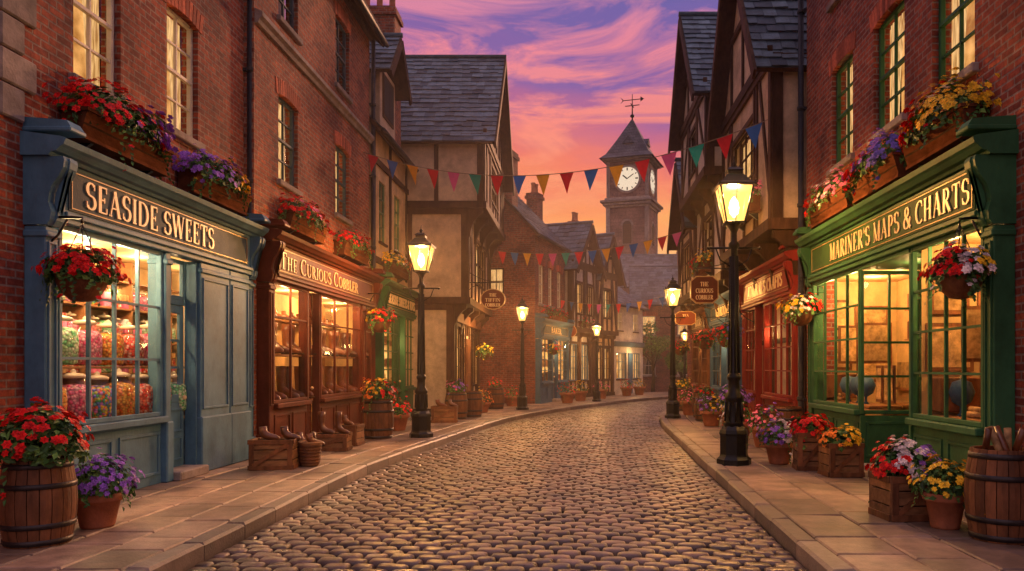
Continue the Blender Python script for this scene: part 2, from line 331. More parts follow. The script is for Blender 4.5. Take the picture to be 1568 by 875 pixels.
def windows(g,wins,y=0,tag=''):
    mb=MB();gb=MB();cb=MB();tr=MB()
    for w in wins:
        x0,x1,z0,z1,nx,nz,lit,fm,kind=w; yy=y+(.07 if kind!='t' else .03)
        zm=(z0+z1)/2
        frame(mb,gb,x0,x1,z0,z1,yy,nx,nz,fm,.055 if kind!='t' else .04,.024)
        if nz%2==0: mb.box(x0+.05,x1-.05,yy-.012,yy+.03,zm-.022,zm+.022,fm,.004)
        if kind=='b':
            tr.box(x0-.08,x1+.08,y-.07,y+.1,z0-.1,z0-.002,'stone',.012)
            n=max(5,int((x1-x0+.2)/.085)); 
            for i in range(n):
                u=(i+.5)/n; xc=x0-.1+(x1-x0+.2)*u; dx=(u-.5)*.10; rise=.07*(1-(2*u-1)**2); ww=(x1-x0+.2)/n/2-.006
                zb=z1-.06+rise
                tr.add([(xc-ww,y-.012,zb),(xc+ww,y-.012,zb),(xc+ww+dx,y-.012,zb+.25),(xc-ww+dx,y-.012,zb+.25),(xc-ww,y+.1,zb),(xc+ww,y+.1,zb),(xc+ww+dx,y+.1,zb+.25),(xc-ww+dx,y+.1,zb+.25)],[(0,1,2,3),(0,4,5,1),(2,6,7,3),(1,5,6,2),(3,7,4,0)],'arch')
        elif kind=='t': tr.box(x0-.05,x1+.05,y-.06,y+.03,z0-.06,z0-.002,'timber',.008)
        b=y+.5
        cb.quad((x0-.3,b,z0-.2),(x1+.3,b,z0-.2),(x1+.3,b,z1+.2),(x0-.3,b,z1+.2),'curb' if lit else 'dark')
        for sd in (0,1):
            n=10; vs=[]
            for i in range(n+1):
                u=i/n; wd=(x1-x0)*.46
                for t,k in ((0,1),(.5,.72),(1,.55)):
                    xx=(x0-.02+wd*u*k) if sd==0 else (x1+.02-wd*u*k)
                    vs.append((xx,y+.24+.02*math.sin(u*19+sd)*1,z1+.02-(z1-z0)*t))
            fs=[(i*3+j,i*3+j+1,i*3+j+4,i*3+j+3) for i in range(n) for j in range(2)]
            cb.add(vs,fs,'cur' if lit else 'drape',True)
    g.part('window_frames'+tag,mb); g.part('window_glass'+tag,gb); g.part('curtains'+tag,cb); g.part('window_surrounds'+tag,tr)
def slates(mb,o,u,L,w,S,mat='slate',sw=.3,sh=.26):
    o=V(o);u=V(u).normalized();w=V(w).normalized();n=u.cross(w)
    if n.z<0:n=-n
    mb.quad(o,o+u*L,o+u*L+w*S,o+w*S,mat)
    mb.quad(o-n*.09,o+u*L-n*.09,o+u*L+w*S-n*.09,o+w*S-n*.09,'timber')
    mb.quad(o-n*.09,o+u*L-n*.09,o+u*L,o,'timber'); mb.quad(o-n*.09,o+w*S-n*.09,o+w*S,o,'timber'); mb.quad(o+u*L-n*.09,o+u*L+w*S-n*.09,o+u*L+w*S,o+u*L,'timber')
    rows=int(S/sh)+1; sh=S/rows
    for r in range(rows):
        x=-(r%2)*sw*.5
        while x<L:
            ww=sw*R.uniform(.82,1.15); a=max(x,0)+.004; b=min(x+ww,L)-.004; x+=ww
            if b-a<.05: continue
            j=R.uniform(-.035,.02); l=.036+R.uniform(0,.022); t=o+w*(r*sh+j); e=t+w*min(sh*1.35,S-r*sh-j)
            p=[t+u*a+n*l,t+u*b+n*(l+R.uniform(-.01,.01)),e+u*b+n*.008,e+u*a+n*.008,t+u*a+n*(l-.024),t+u*b+n*(l-.024)]
            mb.add(p,[(0,1,2,3),(0,4,5,1)],mat)
def roof_par(g,x0,x1,y0,y1,ze,rise,over=.3,sw=.3):
    mb=MB(); ym=(y0+y1)/2; h=ym-y0; sl=V((0,h,rise)).normalized(); e=V((x0-.1,y0,ze))-sl*over
    S=math.hypot(h,rise)+over
    slates(mb,e,(1,0,0),x1-x0+.2,sl,S,sw=sw); sl2=V((0,-h,rise)).normalized()
    slates(mb,V((x0-.1,y1,ze))-sl2*over,(1,0,0),x1-x0+.2,sl2,S,sw=sw*2,sh=.5)
    mb.tube([(x0-.12,ym,ze+rise+.05),(x1+.12,ym,ze+rise+.05)],.07,'slate')
    mb.tube([(x0-.1,e.y-.03,e.z-.02),(x1+.1,e.y-.03,e.z-.02)],.055,'pipe')
    g.part('slate_roof',mb)
def roof_gab(g,x0,x1,yf,yb,ze,rise,over=.35,sw=.3,barge=True,tm='timber'):
    mb=MB(); xm=(x0+x1)/2; h=xm-x0; S=math.hypot(h,rise)+over
    for sg,xe in ((1,x0),(-1,x1)):
        sl=V((sg*h,0,rise)).normalized()
        slates(mb,V((xe,yf-.35,ze))-sl*over,(0,1,0),yb-yf+.35,sl,S,sw=sw)
        if barge:
            a=V((xe,0,ze))-sl*over; b=V((xm,0,ze+rise)); a.z-=.12;b.z-=.12
            mb.beam((a.x,a.z),(b.x,b.z),.2,yf-.40,yf-.35,tm)
    mb.tube([(xm,yf-.4,ze+rise+.05),(xm,yb,ze+rise+.05)],.07,'slate')
    g.part('slate_roof',mb)
def shell(mb,x0,x1,y0,y1,z0,z1,mat,e1=True):
    mb.quad((x0,y0,z0),(x0,y1,z0),(x0,y1,z1),(x0,y0,z1),mat)
    if e1: mb.quad((x1,y0,z0),(x1,y1,z0),(x1,y1,z1),(x1,y0,z1),mat)
    mb.quad((x0,y1,z0),(x1,y1,z0),(x1,y1,z1),(x0,y1,z1),mat)
def chimney(g,x,y,zb,zt,w=.7,d=.5,pots=2,mat='brick3'):
    mb=MB(); mb.box(x-w/2,x+w/2,y-d/2,y+d/2,zb,zt-.25,mat); mb.box(x-w/2-.06,x+w/2+.06,y-d/2-.06,y+d/2+.06,zt-.25,zt-.12,mat); mb.box(x-w/2-.02,x+w/2+.02,y-d/2-.02,y+d/2+.02,zt-.12,zt,mat)
    for i in range(pots):
        px=x-w/2+w*(i+.5)/pots; mb.lathe([(.1,0),(.11,.05),(.085,.1),(.08,.36),(.1,.4),(.1,.45)],(px,y,zt),10,'terra')
    g.part('chimney',mb)
def panel(mb,x0,x1,z0,z1,y,mat,w=.035):
    if x1-x0<.12 or z1-z0<.12: return
    for a,b,c,d in ((x0,x1,z0,z0+w),(x0,x1,z1-w,z1),(x0,x0+w,z0+w,z1-w),(x1-w,x1,z0+w,z1-w)): mb.box(a,b,y-.016,y+.002,c,d,mat,.004)
def shopfront(g,x0,x1,mat,mat2,text,spec,th=.3,tw=None,zt=3.84,caps=False,room=True,proj=.2,lamp=True,tcx=0):
    mb=MB();gb=MB();tb=MB();gl=MB(); p=proj; s=zt/3.84
    zA,zB,zF=2.86*s,2.96*s,3.44*s
    cor=[(0,zF),(-p-.06,zF),(-p-.08,zF+.03),(-p-.13,zF+.04),(-p-.17,zF+.08),(-p-.20,zF+.10),(-p-.22,zF+.15),(-p-.18,zF+.17),(0,zF+.22)]
    mb.prof(cor,x0-.04,x1+.04,mat)
    mb.box(x0+.2,x1-.2,-p-.02,0,zB,zF-.002,mat)
    mb.box(x0+.2,x1-.2,-p-.05,-p+.1,zA,zB,mat,.01); mb.box(x0+.2,x1-.2,-p-.08,-p-.045,zB-.04,zB+.01,mat,.008)
    mb.box(x0+.3,x1-.3,-p-.032,-p-.018,zB+.04,zF-.04,mat2)
    for a,b,c,d in ((x0+.33,x1-.33,zB+.06,zB+.07),(x0+.33,x1-.33,zF-.07,zF-.06),(x0+.33,x0+.34,zB+.07,zF-.07),(x1-.34,x1-.33,zB+.07,zF-.07)): tb.box(a,b,-p-.04,-p-.03,c,d,'goldt')
    if text: lettering(tb,text,(x0+x1)/2+tcx,(zB+zF)/2-th/2,-p-.032,th,'gold',tw,caps)
    q=[(0,zA-.05),(-p-.02,zA-.05),(-p-.05,zA),(-p-.06,zA+.07),(-p-.03,zA+.16),(-p-.04,zA+.24),(-p-.07,zA+.32),(-p-.13,zA+.4),(-p-.17,zA+.48),(-p-.18,zA+.54),(-p-.17,zF-.002),(0,zF-.002)]
    for a in (x0,x1-.2):
        mb.prof(q,a,a+.2,mat); mb.prof([(y-.012,z) for y,z in q[1:-1]],a+.07,a+.13,mat)
        mb.box(a-.02,a+.22,-p-.25,0,zF+.225,zF+.27,mat,.01)
        mb.prof([(-p-.24,zF+.271),(-p-.2,zF+.33),(0,zF+.36),(0,zF+.271)],a,a+.2,mat)
        mb.box(a+.01,a+.19,-p,0,.13,zA-.06,mat,.01); panel(mb,a+.04,a+.16,.9,zA-.2,-p,mat,.02); mb.box(a-.01,a+.21,-p-.03,0,.125,.45,mat,.012); mb.box(a-.01,a+.21,-p-.03,0,zA-.16,zA-.1,mat,.01)
    for it in spec:
        k,a,b=it[:3]
        if k=='win':
            nx,nz=it[3],it[4]; zs=it[5] if len(it)>5 else None
            mb.box(a,b,-p+.03,-p+.1,.13,.84,mat); n=max(1,round((b-a)/.95))
            for i in range(n): panel(mb,a+(b-a)*i/n+.06,a+(b-a)*(i+1)/n-.06,.24,.74,-p+.03,mat)
            mb.box(a,b,-p-.06,-p+.1,.842,.92,mat,.012)
            frame(mb,gb,a,b,.922,zA-.002,-p+.01,nx,nz,mat,.05,.026,.06,zs)
            mb.box(a,b,-p+.082,.25,.88,.918,'shelf')
        elif k=='pil':
            mb.box(a,b,-p-.02,0,.13,zA-.002,mat,.012); panel(mb,a+.05,b-.05,.95,zA-.2,-p-.02,mat,.03); mb.box(a-.015,b+.015,-p-.05,0,.128,.85,mat,.015)
            mb.box(a-.015,b+.015,-p-.045,0,zA-.14,zA-.08,mat,.01)
        elif k in('door','rec'):
            yd=-.04 if k=='door' else .62
            if k=='rec':
                mb.box(a,b,-p,yd+.1,zA-.05,zA-.003,mat); mb.box(a,b,-p,yd+.1,.125,.2,'stone',.01)
                for sd in (0,1):
                    T=Matrix([[0,-1,0,a],[1,0,0,-p],[0,0,1,0],[0,0,0,1]]) if sd==0 else Matrix([[0,1,0,b],[-1,0,0,yd],[0,0,1,0],[0,0,0,1]])
                    mb.T=T;gb.T=T; W=yd+p
                    mb.box(0.02,W,0.0,.05,.2,.84,mat); panel(mb,.1,W-.08,.28,.76,0,mat); frame(mb,gb,0.02,W,.86,zA-.06,-.005,2,4,mat,.05,.03,.06); mb.T=None;gb.T=None
                mb.box((a+b)/2+.62,b,yd,yd+.06,.2,zA-.05,mat); mb.box(a,(a+b)/2-.62,yd,yd+.06,.2,zA-.05,mat)
                a,b=(a+b)/2-.62,(a+b)/2+.62
            else:
                mb.box(a,b,-p-.14,yd+.05,.125,.24,'stone',.015)
                mb.box(a,a+.03,-p+.02,yd,.24,zA-.003,mat);mb.box(b-.03,b,-p+.02,yd,.24,zA-.003,mat)
            zd=2.28
            mb.box(a+.03,b-.03,yd,yd+.06,zd,zd+.07,mat,.008)
            frame(mb,gb,a+.03,b-.03,zd+.07,zA-.003,yd,2,1,mat,.05,.03,.05)
            mb.box(a+.04,b-.04,yd+.01,yd+.05,.24,1.05,mat); panel(mb,a+.1,b-.1,.32,.62,yd+.01,mat,.03); panel(mb,a+.1,b-.1,.68,.98,yd+.01,mat,.03)
            frame(mb,gb,a+.04,b-.04,1.05,zd-.005,yd+.01,2,3,mat,.1,.03,.04)
            mb.lathe([(.012,0),(.03,.02),(.03,.04),(.01,.06)],(b-.09,yd-.02,1.08),10,'gold')
    if not room:
        gl.quad((x0,.55,.1),(x1,.55,.1),(x1,.55,zA),(x0,.55,zA),'glow'); gl.quad((x0,-.1,.85),(x1,-.1,.85),(x1,.55,.85),(x0,.55,.85),'shelf')
        gl.quad((x1-.1,-.1,.85),(x1-.1,.55,.85),(x1-.1,.55,zA),(x1-.1,-.1,zA),'glow'); gl.quad((x0+.1,-.1,.85),(x0+.1,.55,.85),(x0+.1,.55,zA),(x0+.1,-.1,zA),'glow')
        for z in (1.5,2.1):
            gl.box(x0+.2,x1-.2,.3,.5,z,z+.03,'shelf')
            x=x0+.3
            while x<x1-.3:
                w=R.uniform(.08,.22); gl.box(x,x+w,.32,.47,z+.032,z+R.uniform(.12,.34),R.choice(['shelf','wood','leath','paper','maroon']),.01); x+=w+R.uniform(.03,.12)
        x=x0+.3
        while x<x1-.3:
            w=R.uniform(.1,.25); gl.box(x,x+w,.05,.25,.86,R.uniform(1.0,1.35),R.choice(['shelf','wood','leath','paper','terra']),.01); x+=w+R.uniform(.05,.2)
        g.part('lit_interior',gl)
        if lamp: g.light((x0+x1)/2,-.02,2.2,36,.08)
    g.part('shopfront',mb); g.part('shopfront_glass',gb); g.part('sign_lettering',tb)
def roombox(mb,x0,x1,y0,y1,z0,z1,mat='roomw',e1=True):
    shell(mb,x0,x1,y0,y1,z0,z1,mat,e1); mb.quad((x0,y0,z1),(x1,y0,z1),(x1,y1,z1),(x0,y1,z1),mat); mb.quad((x0,y0,z0),(x1,y0,z0),(x1,y1,z0),(x0,y1,z0),'shelf')
def drain(g,x,z1,y=-.08,z0=.3):
    mb=MB(); mb.tube([(x,y,z1),(x,y,z0+.15),(x,y-.05,z0),(x,y-.16,z0-.12)],.05,'pipe',10)
    z=.9
    while z<z1: mb.lathe([(.05,0),(.066,.01),(.066,.07),(.05,.08)],(x,y,z),10,'pipe'); mb.box(x-.09,x+.09,y+.02,y+.08,z+.01,z+.05,'pipe'); z+=1.7
    g.part('drain_pipe',mb)
# ------------------------------------------------------------ BRICK SWEET SHOP
X1=-5.1
g=G('brick_sweet_shop',(X1,0,0),LT,7)
wins=[(7.92,8.74,4.45,6.05,2,4,1,'white','b'),(9.72,10.52,4.5,6.05,2,4,1,'white','b'),(7.92,8.74,7.2,8.6,2,4,0,'white','b'),(9.72,10.52,7.2,8.6,2,4,1,'white','b')]
mb=MB(); wall(mb,3.5,11.95,0,9.6,[w[:4] for w in wins]+[(7.3,11.75,.1,3.1)],0,'brick'); shell(mb,3.5,11.95,0,7,0,9.6,'brick'); g.part('brick_walls',mb)
mb=MB(); z=3.72;i=0
while z<9.5:
    w=.46 if i%2 else .30; mb.box(6.88,6.88+w,-.04,.1,z+.008,z+.30,'stone',.015); z+=.308;i+=1
g.part('stone_quoins',mb)
windows(g,wins); roof_par(g,3.5,11.95,0,7,9.6,3)
shopfront(g,7.2,11.85,'blue','blued','SEASIDE SWEETS',[('win',7.42,9.28,4,3),('pil',9.28,9.4),('door',9.4,10.12),('pil',10.14,10.98),('pil',11.0,11.64)],.27,2.75,tcx=-.42)
mb=MB(); roombox(mb,7.25,11.7,-.1,1.15,.14,2.9)
mb.box(7.35,10.4,.1,.44,1.48,1.505,'shelf',.004); mb.box(7.35,10.4,-.02,.3,.88,.919,'shelf')
for z in (1.42,1.84,2.26,2.62): mb.box(7.3,11.65,.82,1.13,z-.025,z,'shelf',.004)
for x in (7.4,8.4,9.4,10.4,11.4): mb.box(x,x+.03,.82,1.13,.14,2.88,'shelf')
g.part('interior_room',mb)
mb=MB(); jg=MB()
def jar(x,y,z,s,m):
    mb.lathe([(.09*s,.01*s),(.125*s,.03*s),(.132*s,.2*s),(.125*s,.28*s),(.09*s,.31*s),(.02,.32*s)],(x,y,z),18,m)
    jg.lathe([(.1*s,0),(.135*s,.02*s),(.142*s,.24*s),(.125*s,.31*s),(.085*s,.34*s),(.085*s,.37*s)],(x,y,z),18,'jarg',cap=False)
    jg.lathe([(.09*s,.365*s),(.095*s,.385*s),(.07*s,.40*s),(.02*s,.41*s),(.022*s,.425*s),(.005,.44*s)],(x,y,z),14,'jarl')
for i,x in enumerate((7.66,8.06,8.46,8.86,9.26,9.66,10.06)): jar(x,.09,.92,R.uniform(1.2,1.3),CANDY[(1,0,4,1,3,4,2)[i]])
for i,x in enumerate((7.7,8.12,8.54,8.96,9.38,9.8)): jar(x,.27,1.507,R.uniform(1.2,1.3),CANDY[(1,2,0,1,3,0)[i]])
for z in (1.42,1.84,2.26):
    x=7.5
    while x<11.6:
        s=R.uniform(.66,.8)
        if R.random()<.6: jar(x,.93,z,s,R.choice(CANDY)); x+=.22
        else:
            for k in range(R.choice((1,2,3))): mb.box(x-.07,x+.08,.86,1.05,z+k*.1,z+k*.1+.09,R.choice(['fpink','fpink','c_red','paper','fwhite','fpink']),.01)
            x+=.23
g.part('sweets',mb); g.part('sweet_jars',jg)
for x,y,z,e in ((7.9,.55,2.75,42),(8.9,.55,2.75,42),(10.0,.5,2.75,38),(11.1,.5,2.6,24),(7.8,-.05,2.74,34),(8.6,-.05,2.74,34)): g.light(x,y,z,e,.05,(1,.66,.32))
drain(g,12.0,9.5)
# ------------------------------------------------------------ BRICK COBBLER SHOP
X2=-4.95
g=G('brick_cobbler_shop',(X2,0,0),LT,12)
wins=[(12.95,13.85,4.6,6.05,2,4,1,'blued','b'),(16.0,16.95,4.65,6.1,2,4,1,'blued','b'),(12.95,13.85,7.3,8.8,2,4,0,'blued','b'),(16.0,16.95,7.3,8.75,2,4,0,'blued','b')]
mb=MB(); wall(mb,11.97,18.6,0,9.5,[w[:4] for w in wins]+[(12.1,18.3,.1,3.1)],0,'brick2'); shell(mb,11.97,18.6,0,7,0,9.5,'brick2'); g.part('brick_walls',mb)
mb=MB(); mb.prof([(0,6.78),(-.05,6.78),(-.07,6.84),(-.12,6.88),(-.12,6.95),(0,7.0)],12.0,18.6,'stone'); mb.prof([(0,9.25),(-.08,9.25),(-.12,9.35),(-.3,9.42),(-.3,9.5),(0,9.5)],12.0,18.75,'timber'); g.part('string_course',mb)
windows(g,wins); roof_par(g,12,18.6,0,7,9.52,3.2,.5)
shopfront(g,12.05,18.35,'maroon','maroon','THE CURIOUS COBBLER',[('win',12.27,13.85,2,1,[2.3]),('door',13.87,14.5),('win',14.52,17.2,3,1,[2.3]),('pil',17.2,17.5),('win',17.5,18.13,1,1,[2.3])],.27,4.4,caps=True,tcx=-.6)
mb=MB(); roombox(mb,12.1,18.3,-.1,.8,.14,2.9)
mb.box(12.2,18.2,-.06,.3,1.68,1.71,'shelf'); mb.box(12.2,18.2,-.06,.35,.88,.919,'shelf'); mb.box(12.2,18.2,.55,.79,2.35,2.38,'shelf')
for x in (12.9,14.6,16.2,17.6): mb.box(x,x+.03,.74,.8,.9,2.88,'shelf')
g.part('interior_room',mb)
def boot(mb,x,y,z,s=1,a=0,low=False):
    rg=[]
    D=[(0,.38,.062,0),(0,.3,.06,0),(.0,.2,.052,5),(.005,.13,.055,25),(.04,.085,.06,60),(.1,.06,.05,85),(.17,.05,.045,90),(.215,.04,.03,92),(.23,.035,.01,92)]
    if low: D=D[2:]
    for px,pz,r,t in D:
        t=math.radians(t); ring=[]
        for k in range(12):
            q=6.28318*k/12; u=r*math.cos(q); w=r*.8*math.sin(q)
            lx=px+u*math.cos(t); lz=pz+u*math.sin(t); 
            ring.append((x+s*(lx*math.cos(a)-w*math.sin(a)),y+s*(lx*math.sin(a)+w*math.cos(a)),z+s*max(lz,.02)))
        rg.append(ring)
    mb.loft(rg,'leath')
    old=mb.T; mt=Matrix.Translation((x,y,z))@Matrix.Rotation(a,4,'Z')@Matrix.Scale(s,4); mb.T=(old@mt) if old is not None else mt
    mb.box(-.05,.23,-.04,.04,.008,.024,'timber',.006); mb.box(-.055,.02,-.038,.038,0,.03,'timber',.004); mb.T=old
mb=MB(); x=12.75
while x<18.2:
    a=-1.9+R.uniform(-.15,.15)
    boot(mb,x,.2,.922,1.55,a); boot(mb,x+.25,.2,.922,1.55,a+.1); x+=.85
x=12.9
while x<18.2:
    a=-1.9+R.uniform(-.15,.15)
    boot(mb,x,.17,1.712,1.4,a); boot(mb,x+.23,.17,1.712,1.4,a+.1); x+=.85
x=12.4
while x<18: boot(mb,x,.66,2.38,.9,R.uniform(-2.0,-1.6),True); x+=R.uniform(.35,.5)
g.part('boots',mb)
for x,y,z,e in ((12.8,.4,2.75,40),(14.4,.4,2.75,36),(15.8,.4,2.75,40),(17.3,.4,2.75,36),(13,-.05,2.74,18),(15.2,-.05,2.74,18),(16.5,-.05,2.74,18)): g.light(x,y,z,e,.05,(1,.60,.25))
drain(g,18.65,9.3)
# ------------------------------------------------------------ CREAM PLASTER SHOP
X3=-4.9
g=G('plaster_shop_house',(X3,0,0),LT,18.7)
wins=[(19.3,19.95,4.6,6.1,2,4,0,'sage','t'),(20.9,21.6,4.6,6.1,2,4,1,'sage','t')]
mb=MB(); wall(mb,18.7,23,0,7.4,[w[:4] for w in wins]+[(18.8,22.9,.1,3.1)],0,'ochre'); shell(mb,18.7,23,0,6,0,7.4,'ochre')
for x in (18.8,20.4,22.3): mb.beam((x,3.9),(x,7.4),.16,-.03,.02)
for z in (4.1,6.5,7.3): mb.beam((18.7,z),(23,z),.15,-.045,.02)
g.part('plaster_walls',mb); windows(g,wins); roof_par(g,18.7,23,0,6,7.4,3,.35)
shopfront(g,18.8,22.9,'green','greend','SEASIDE SWEETS & TOYS',[('win',19.02,20.6,3,4),('door',20.6,21.4),('win',21.4,22.68,3,4)],.24,3.1,room=False)
mb=MB(); mb.box(19.3,20.9,-.02,3,7.4,9.0,'plaster'); mb.box(19.55,20.65,-.05,0,7.75,8.85,'timber'); mb.box(19.63,20.1,-.06,-.048,7.83,8.77,'dark'); mb.box(20.12,20.57,-.06,-.048,7.83,8.77,'dark'); g.part('dormer',mb)
roof_gab(g,19.2,21.0,0,3.2,8.95,1.0,.3)
chimney(g,21.75,.6,7.5,11.35,.75,1.0,1,'brick2')
mb=MB()
for y in (.25,.6,.95): mb.lathe([(.1,0),(.11,.05),(.085,.1),(.08,.45),(.1,.5),(.1,.55)],(21.75,y,11.35),10,'terra')
g.part('chimney_pots',mb)
# ------------------------------------------------------------ TIMBER FRAMED HOUSES
def timber_house(name,org,rot,x0,x1,st,yb,rise,wm='plaster',gw=None,dens=.62,over=.4,brk=True,sw=.3,gable=True,tm='timber',sdens=1.3):
    g=G(name,org,rot,x0); mb=MB(); tb=MB(); aw=[]
    for (z0,z1,yf,wins) in st:
        wall(mb,x0,x1,z0,z1,[w[:4] for w in wins],yf,wm,.14); shell(mb,x0,x1,yf,yb,z0,z1,wm)
        mb.quad((x0,yf,z0),(x1,yf,z0),(x1,yb,z0),(x0,yb,z0),'timber')
        windows(g,wins,yf,'_'+str(int(z0)))
        y0=yf-.035
        def grid(T,a0,a1,ops,y0,side=False):
            tb.T=T; h=z1-z0; dn=sdens if side else dens
            tb.beam((a0-.04,z0+.1),(a1+.04,z0+.1),.2,y0-.05,y0+.12,tm); tb.beam((a0,z1-.09),(a1,z1-.09),.16,y0-.02,y0+.06,tm)
            tb.beam((a0+.08,z0),(a0+.08,z1),.18,y0-.01,y0+.06,tm); tb.beam((a1-.08,z0),(a1-.08,z1),.18,y0-.01,y0+.06,tm)
            n=max(1,int((a1-a0)/dn))
            for i in range(1,n):
                x=a0+(a1-a0)*i/n
                if any(o[0]-.06<x<o[1]+.06 for o in ops):
                    for o in ops:
                        if o[0]-.06<x<o[1]+.06:
                            if o[2]-z0>.4: tb.beam((x,z0),(x,o[2]-.05),.11,y0,y0+.05,tm)
                else: tb.beam((x,z0),(x,z1),.12,y0,y0+.05,tm)
            for o in ops:
                for xx in (o[0]-.05,o[1]+.05): tb.beam((xx,z0),(xx,z1),.1,y0,y0+.05,tm)
                tb.beam((o[0]-.1,o[3]+.05),(o[1]+.1,o[3]+.05),.1,y0,y0+.05,tm)
            if a1-a0>1.5 and not side:
                tb.beam((a0+.1,z0+h*.15),(a0+.1+dens*.9,z1-.15),.11,y0+.003,y0+.05,tm); tb.beam((a1-.1,z0+h*.15),(a1-.1-dens*.9,z1-.15),.11,y0+.003,y0+.05,tm)
            if not ops and not side: tb.beam((a0,z0+h*.5),(a1,z0+h*.5),.1,y0+.004,y0+.05,tm)
            tb.T=None
        grid(None,x0,x1,[w[:4] for w in wins],y0)
        W=yb-yf
        for T in (Matrix([[0,1,0,x0],[-1,0,0,yb],[0,0,1,0],[0,0,0,1]]),Matrix([[0,-1,0,x1],[1,0,0,yf],[0,0,1,0],[0,0,0,1]])):
            grid(T,0,W,[],-.035,True)
        if brk and yf<-.1:
            n=max(2,int((x1-x0)/1.2))
            for i in range(n+1):
                x=x0+.02+(x1-x0-.18)*i/n
                q=[(yf+.48,z0),(yf+.02,z0),(yf+.02,z0-.12),(yf+.14,z0-.2),(yf+.27,z0-.36),(yf+.36,z0-.6),(yf+.38,z0-.8),(yf+.48,z0-.8)]
                tb.prof(q,x,x+.13,tm)
    z1,yf=st[-1][1],st[-1][2]; xm=(x0+x1)/2
    if gable:
        yg=yf-.02
        mb.add([(x0,yg,z1),(x1,yg,z1),(xm,yg,z1+rise)],[(0,1,2)],wm); mb.add([(x0,yb,z1),(x1,yb,z1),(xm,yb,z1+rise)],[(0,1,2)],wm)
        tb.beam((x0,z1+.05),(x1,z1+.05),.2,yg-.07,yg+.02,tm)
        n=int((x1-x0)/dens)
        for i in range(1,n):
            x=x0+(x1-x0)*i/n; h=rise*(1-abs(x-xm)/(xm-x0)); 
            if h>.3: tb.beam((x,z1),(x,z1+h-.1),.11,yg-.04,yg+.02,tm)
        tb.beam((x0+(xm-x0)*.45,z1+rise*.45),(x1-(xm-x0)*.45,z1+rise*.45),.13,yg-.05,yg+.02,tm)
    g.part('plaster_walls',mb); g.part('timber_frame',tb)
    if gable: roof_gab(g,x0,x1,yf,yb,z1,rise,over,sw,tm=tm)
    else: roof_par(g,x0,x1,yf,yb,z1,rise,over,sw)
    return g
X4=-3.6
g=timber_house('timber_framed_house',(X4,0,0),LT,22.5,28.3,[(.1,3.3,0,[(23.1,24.5,.9,2.7,3,3,1,'timber','t'),(26.4,27.8,.9,2.7,3,3,1,'timber','t')]),(3.3,6.05,-.42,[(24.2,26.6,4.1,5.4,4,2,1,'timber','t')]),(6.05,8.2,-.88,[(24.4,26.4,6.7,7.8,4,2,1,'timber','t')])],4.5,3.3,dens=.8)
mb=MB(); mb.box(24.9,25.9,-.06,.02,.2,2.4,'wood',.01); panel(mb,25,25.8,.4,1.2,-.06,'wood'); panel(mb,25,25.8,1.3,2.2,-.06,'wood'); mb.beam((22.6,2.95),(28.2,2.95),.28,-.12,0,'wood'); g.part('front_door',mb)
g.light(25.3,-.6,2.6,45,.08)
# ------------------------------------------------------------ CURVE HOUSES (left side of bend)
def dirhouse(a,b): 
    d=V((b[0]-a[0],b[1]-a[1],0)); return (a[0],a[1],0),math.atan2(d.y,d.x),d.length
o,r,L=dirhouse((-1.6,29),(-.55,33.05))
g=G('brick_house',o,r,0)
wins=[(.5,1.2,3.9,5.4,2,4,1,'white','b'),(1.75,2.4,3.9,5.4,2,4,1,'white','b'),(3.0,3.7,3.9,5.4,2,4,1,'white','b')]
mb=MB(); wall(mb,0,L,0,6.6,[w[:4] for w in wins]+[(.15,L-.15,.1,2.9)],0,'brick3'); shell(mb,0,L,0,4.4,0,6.6,'brick3')
for xx in (0,L): mb.add([(xx,0,6.6),(xx,4.4,6.6),(xx,2.2,8.9)],[(0,1,2)],'brick3')
g.part('brick_walls',mb); windows(g,wins); roof_par(g,0,L,0,4.4,6.6,2.3,.3)
shopfront(g,.05,L-.05,'navy','blued','BAKER',[('win',.27,1.7,3,4),('door',1.72,2.45),('win',2.47,L-.27,3,4)],.22,1.4,zt=3.5,room=False)
chimney(g,.35,1.2,7.2,9.6,.7,.6,2)
mb=MB(); mb.T=Matrix([[0,1,0,0],[-1,0,0,4.4],[0,0,1,0],[0,0,0,1]])
mb.box(2.6,3.2,-.02,.02,4.2,5.2,'timber'); mb.box(2.66,2.88,-.03,-.02,4.26,4.68,'cur'); mb.box(2.92,3.14,-.03,-.02,4.26,4.68,'cur'); mb.box(2.66,2.88,-.03,-.02,4.72,5.14,'cur'); mb.box(2.92,3.14,-.03,-.02,4.72,5.14,'cur'); mb.T=None; g.part('side_window',mb)
o,r,L=dirhouse((-.5,33.15),(.62,36.0))
g=timber_house('timber_framed_house',o,r,0,L,[(.1,3.0,0,[(.3,1.3,.9,2.5,3,3,1,'navy','t'),(1.7,2.7,.9,2.5,3,3,1,'navy','t')]),(3.0,5.9,-.25,[(.5,1.3,3.8,5.1,3,3,1,'timber','t'),(1.8,2.6,3.8,5.1,3,3,1,'timber','t')])],4,1.9,'plaster2',dens=.5)
chimney(g,.3,1.6,6,9.0,.6,.5,2); g.light(L/2,-.5,2.4,36,.08)
o,r,L=dirhouse((.66,36.1),(1.7,38.0))
g=timber_house('timber_framed_house',o,r,0,L,[(.1,3.0,0,[(.3,1.0,.9,2.4,2,3,1,'timber','t'),(1.2,1.9,.9,2.4,2,3,1,'timber','t')]),(3.0,5.8,-.2,[(.7,1.5,3.8,5.1,3,3,1,'timber','t')])],4,1.9,'ochre',dens=.5)
chimney(g,1.6,1.8,6,8.6,.5,.5,2)
o,r,L=dirhouse((1.74,38.1),(3.4,41.2))
g=G('plaster_cottage',o,r,0)
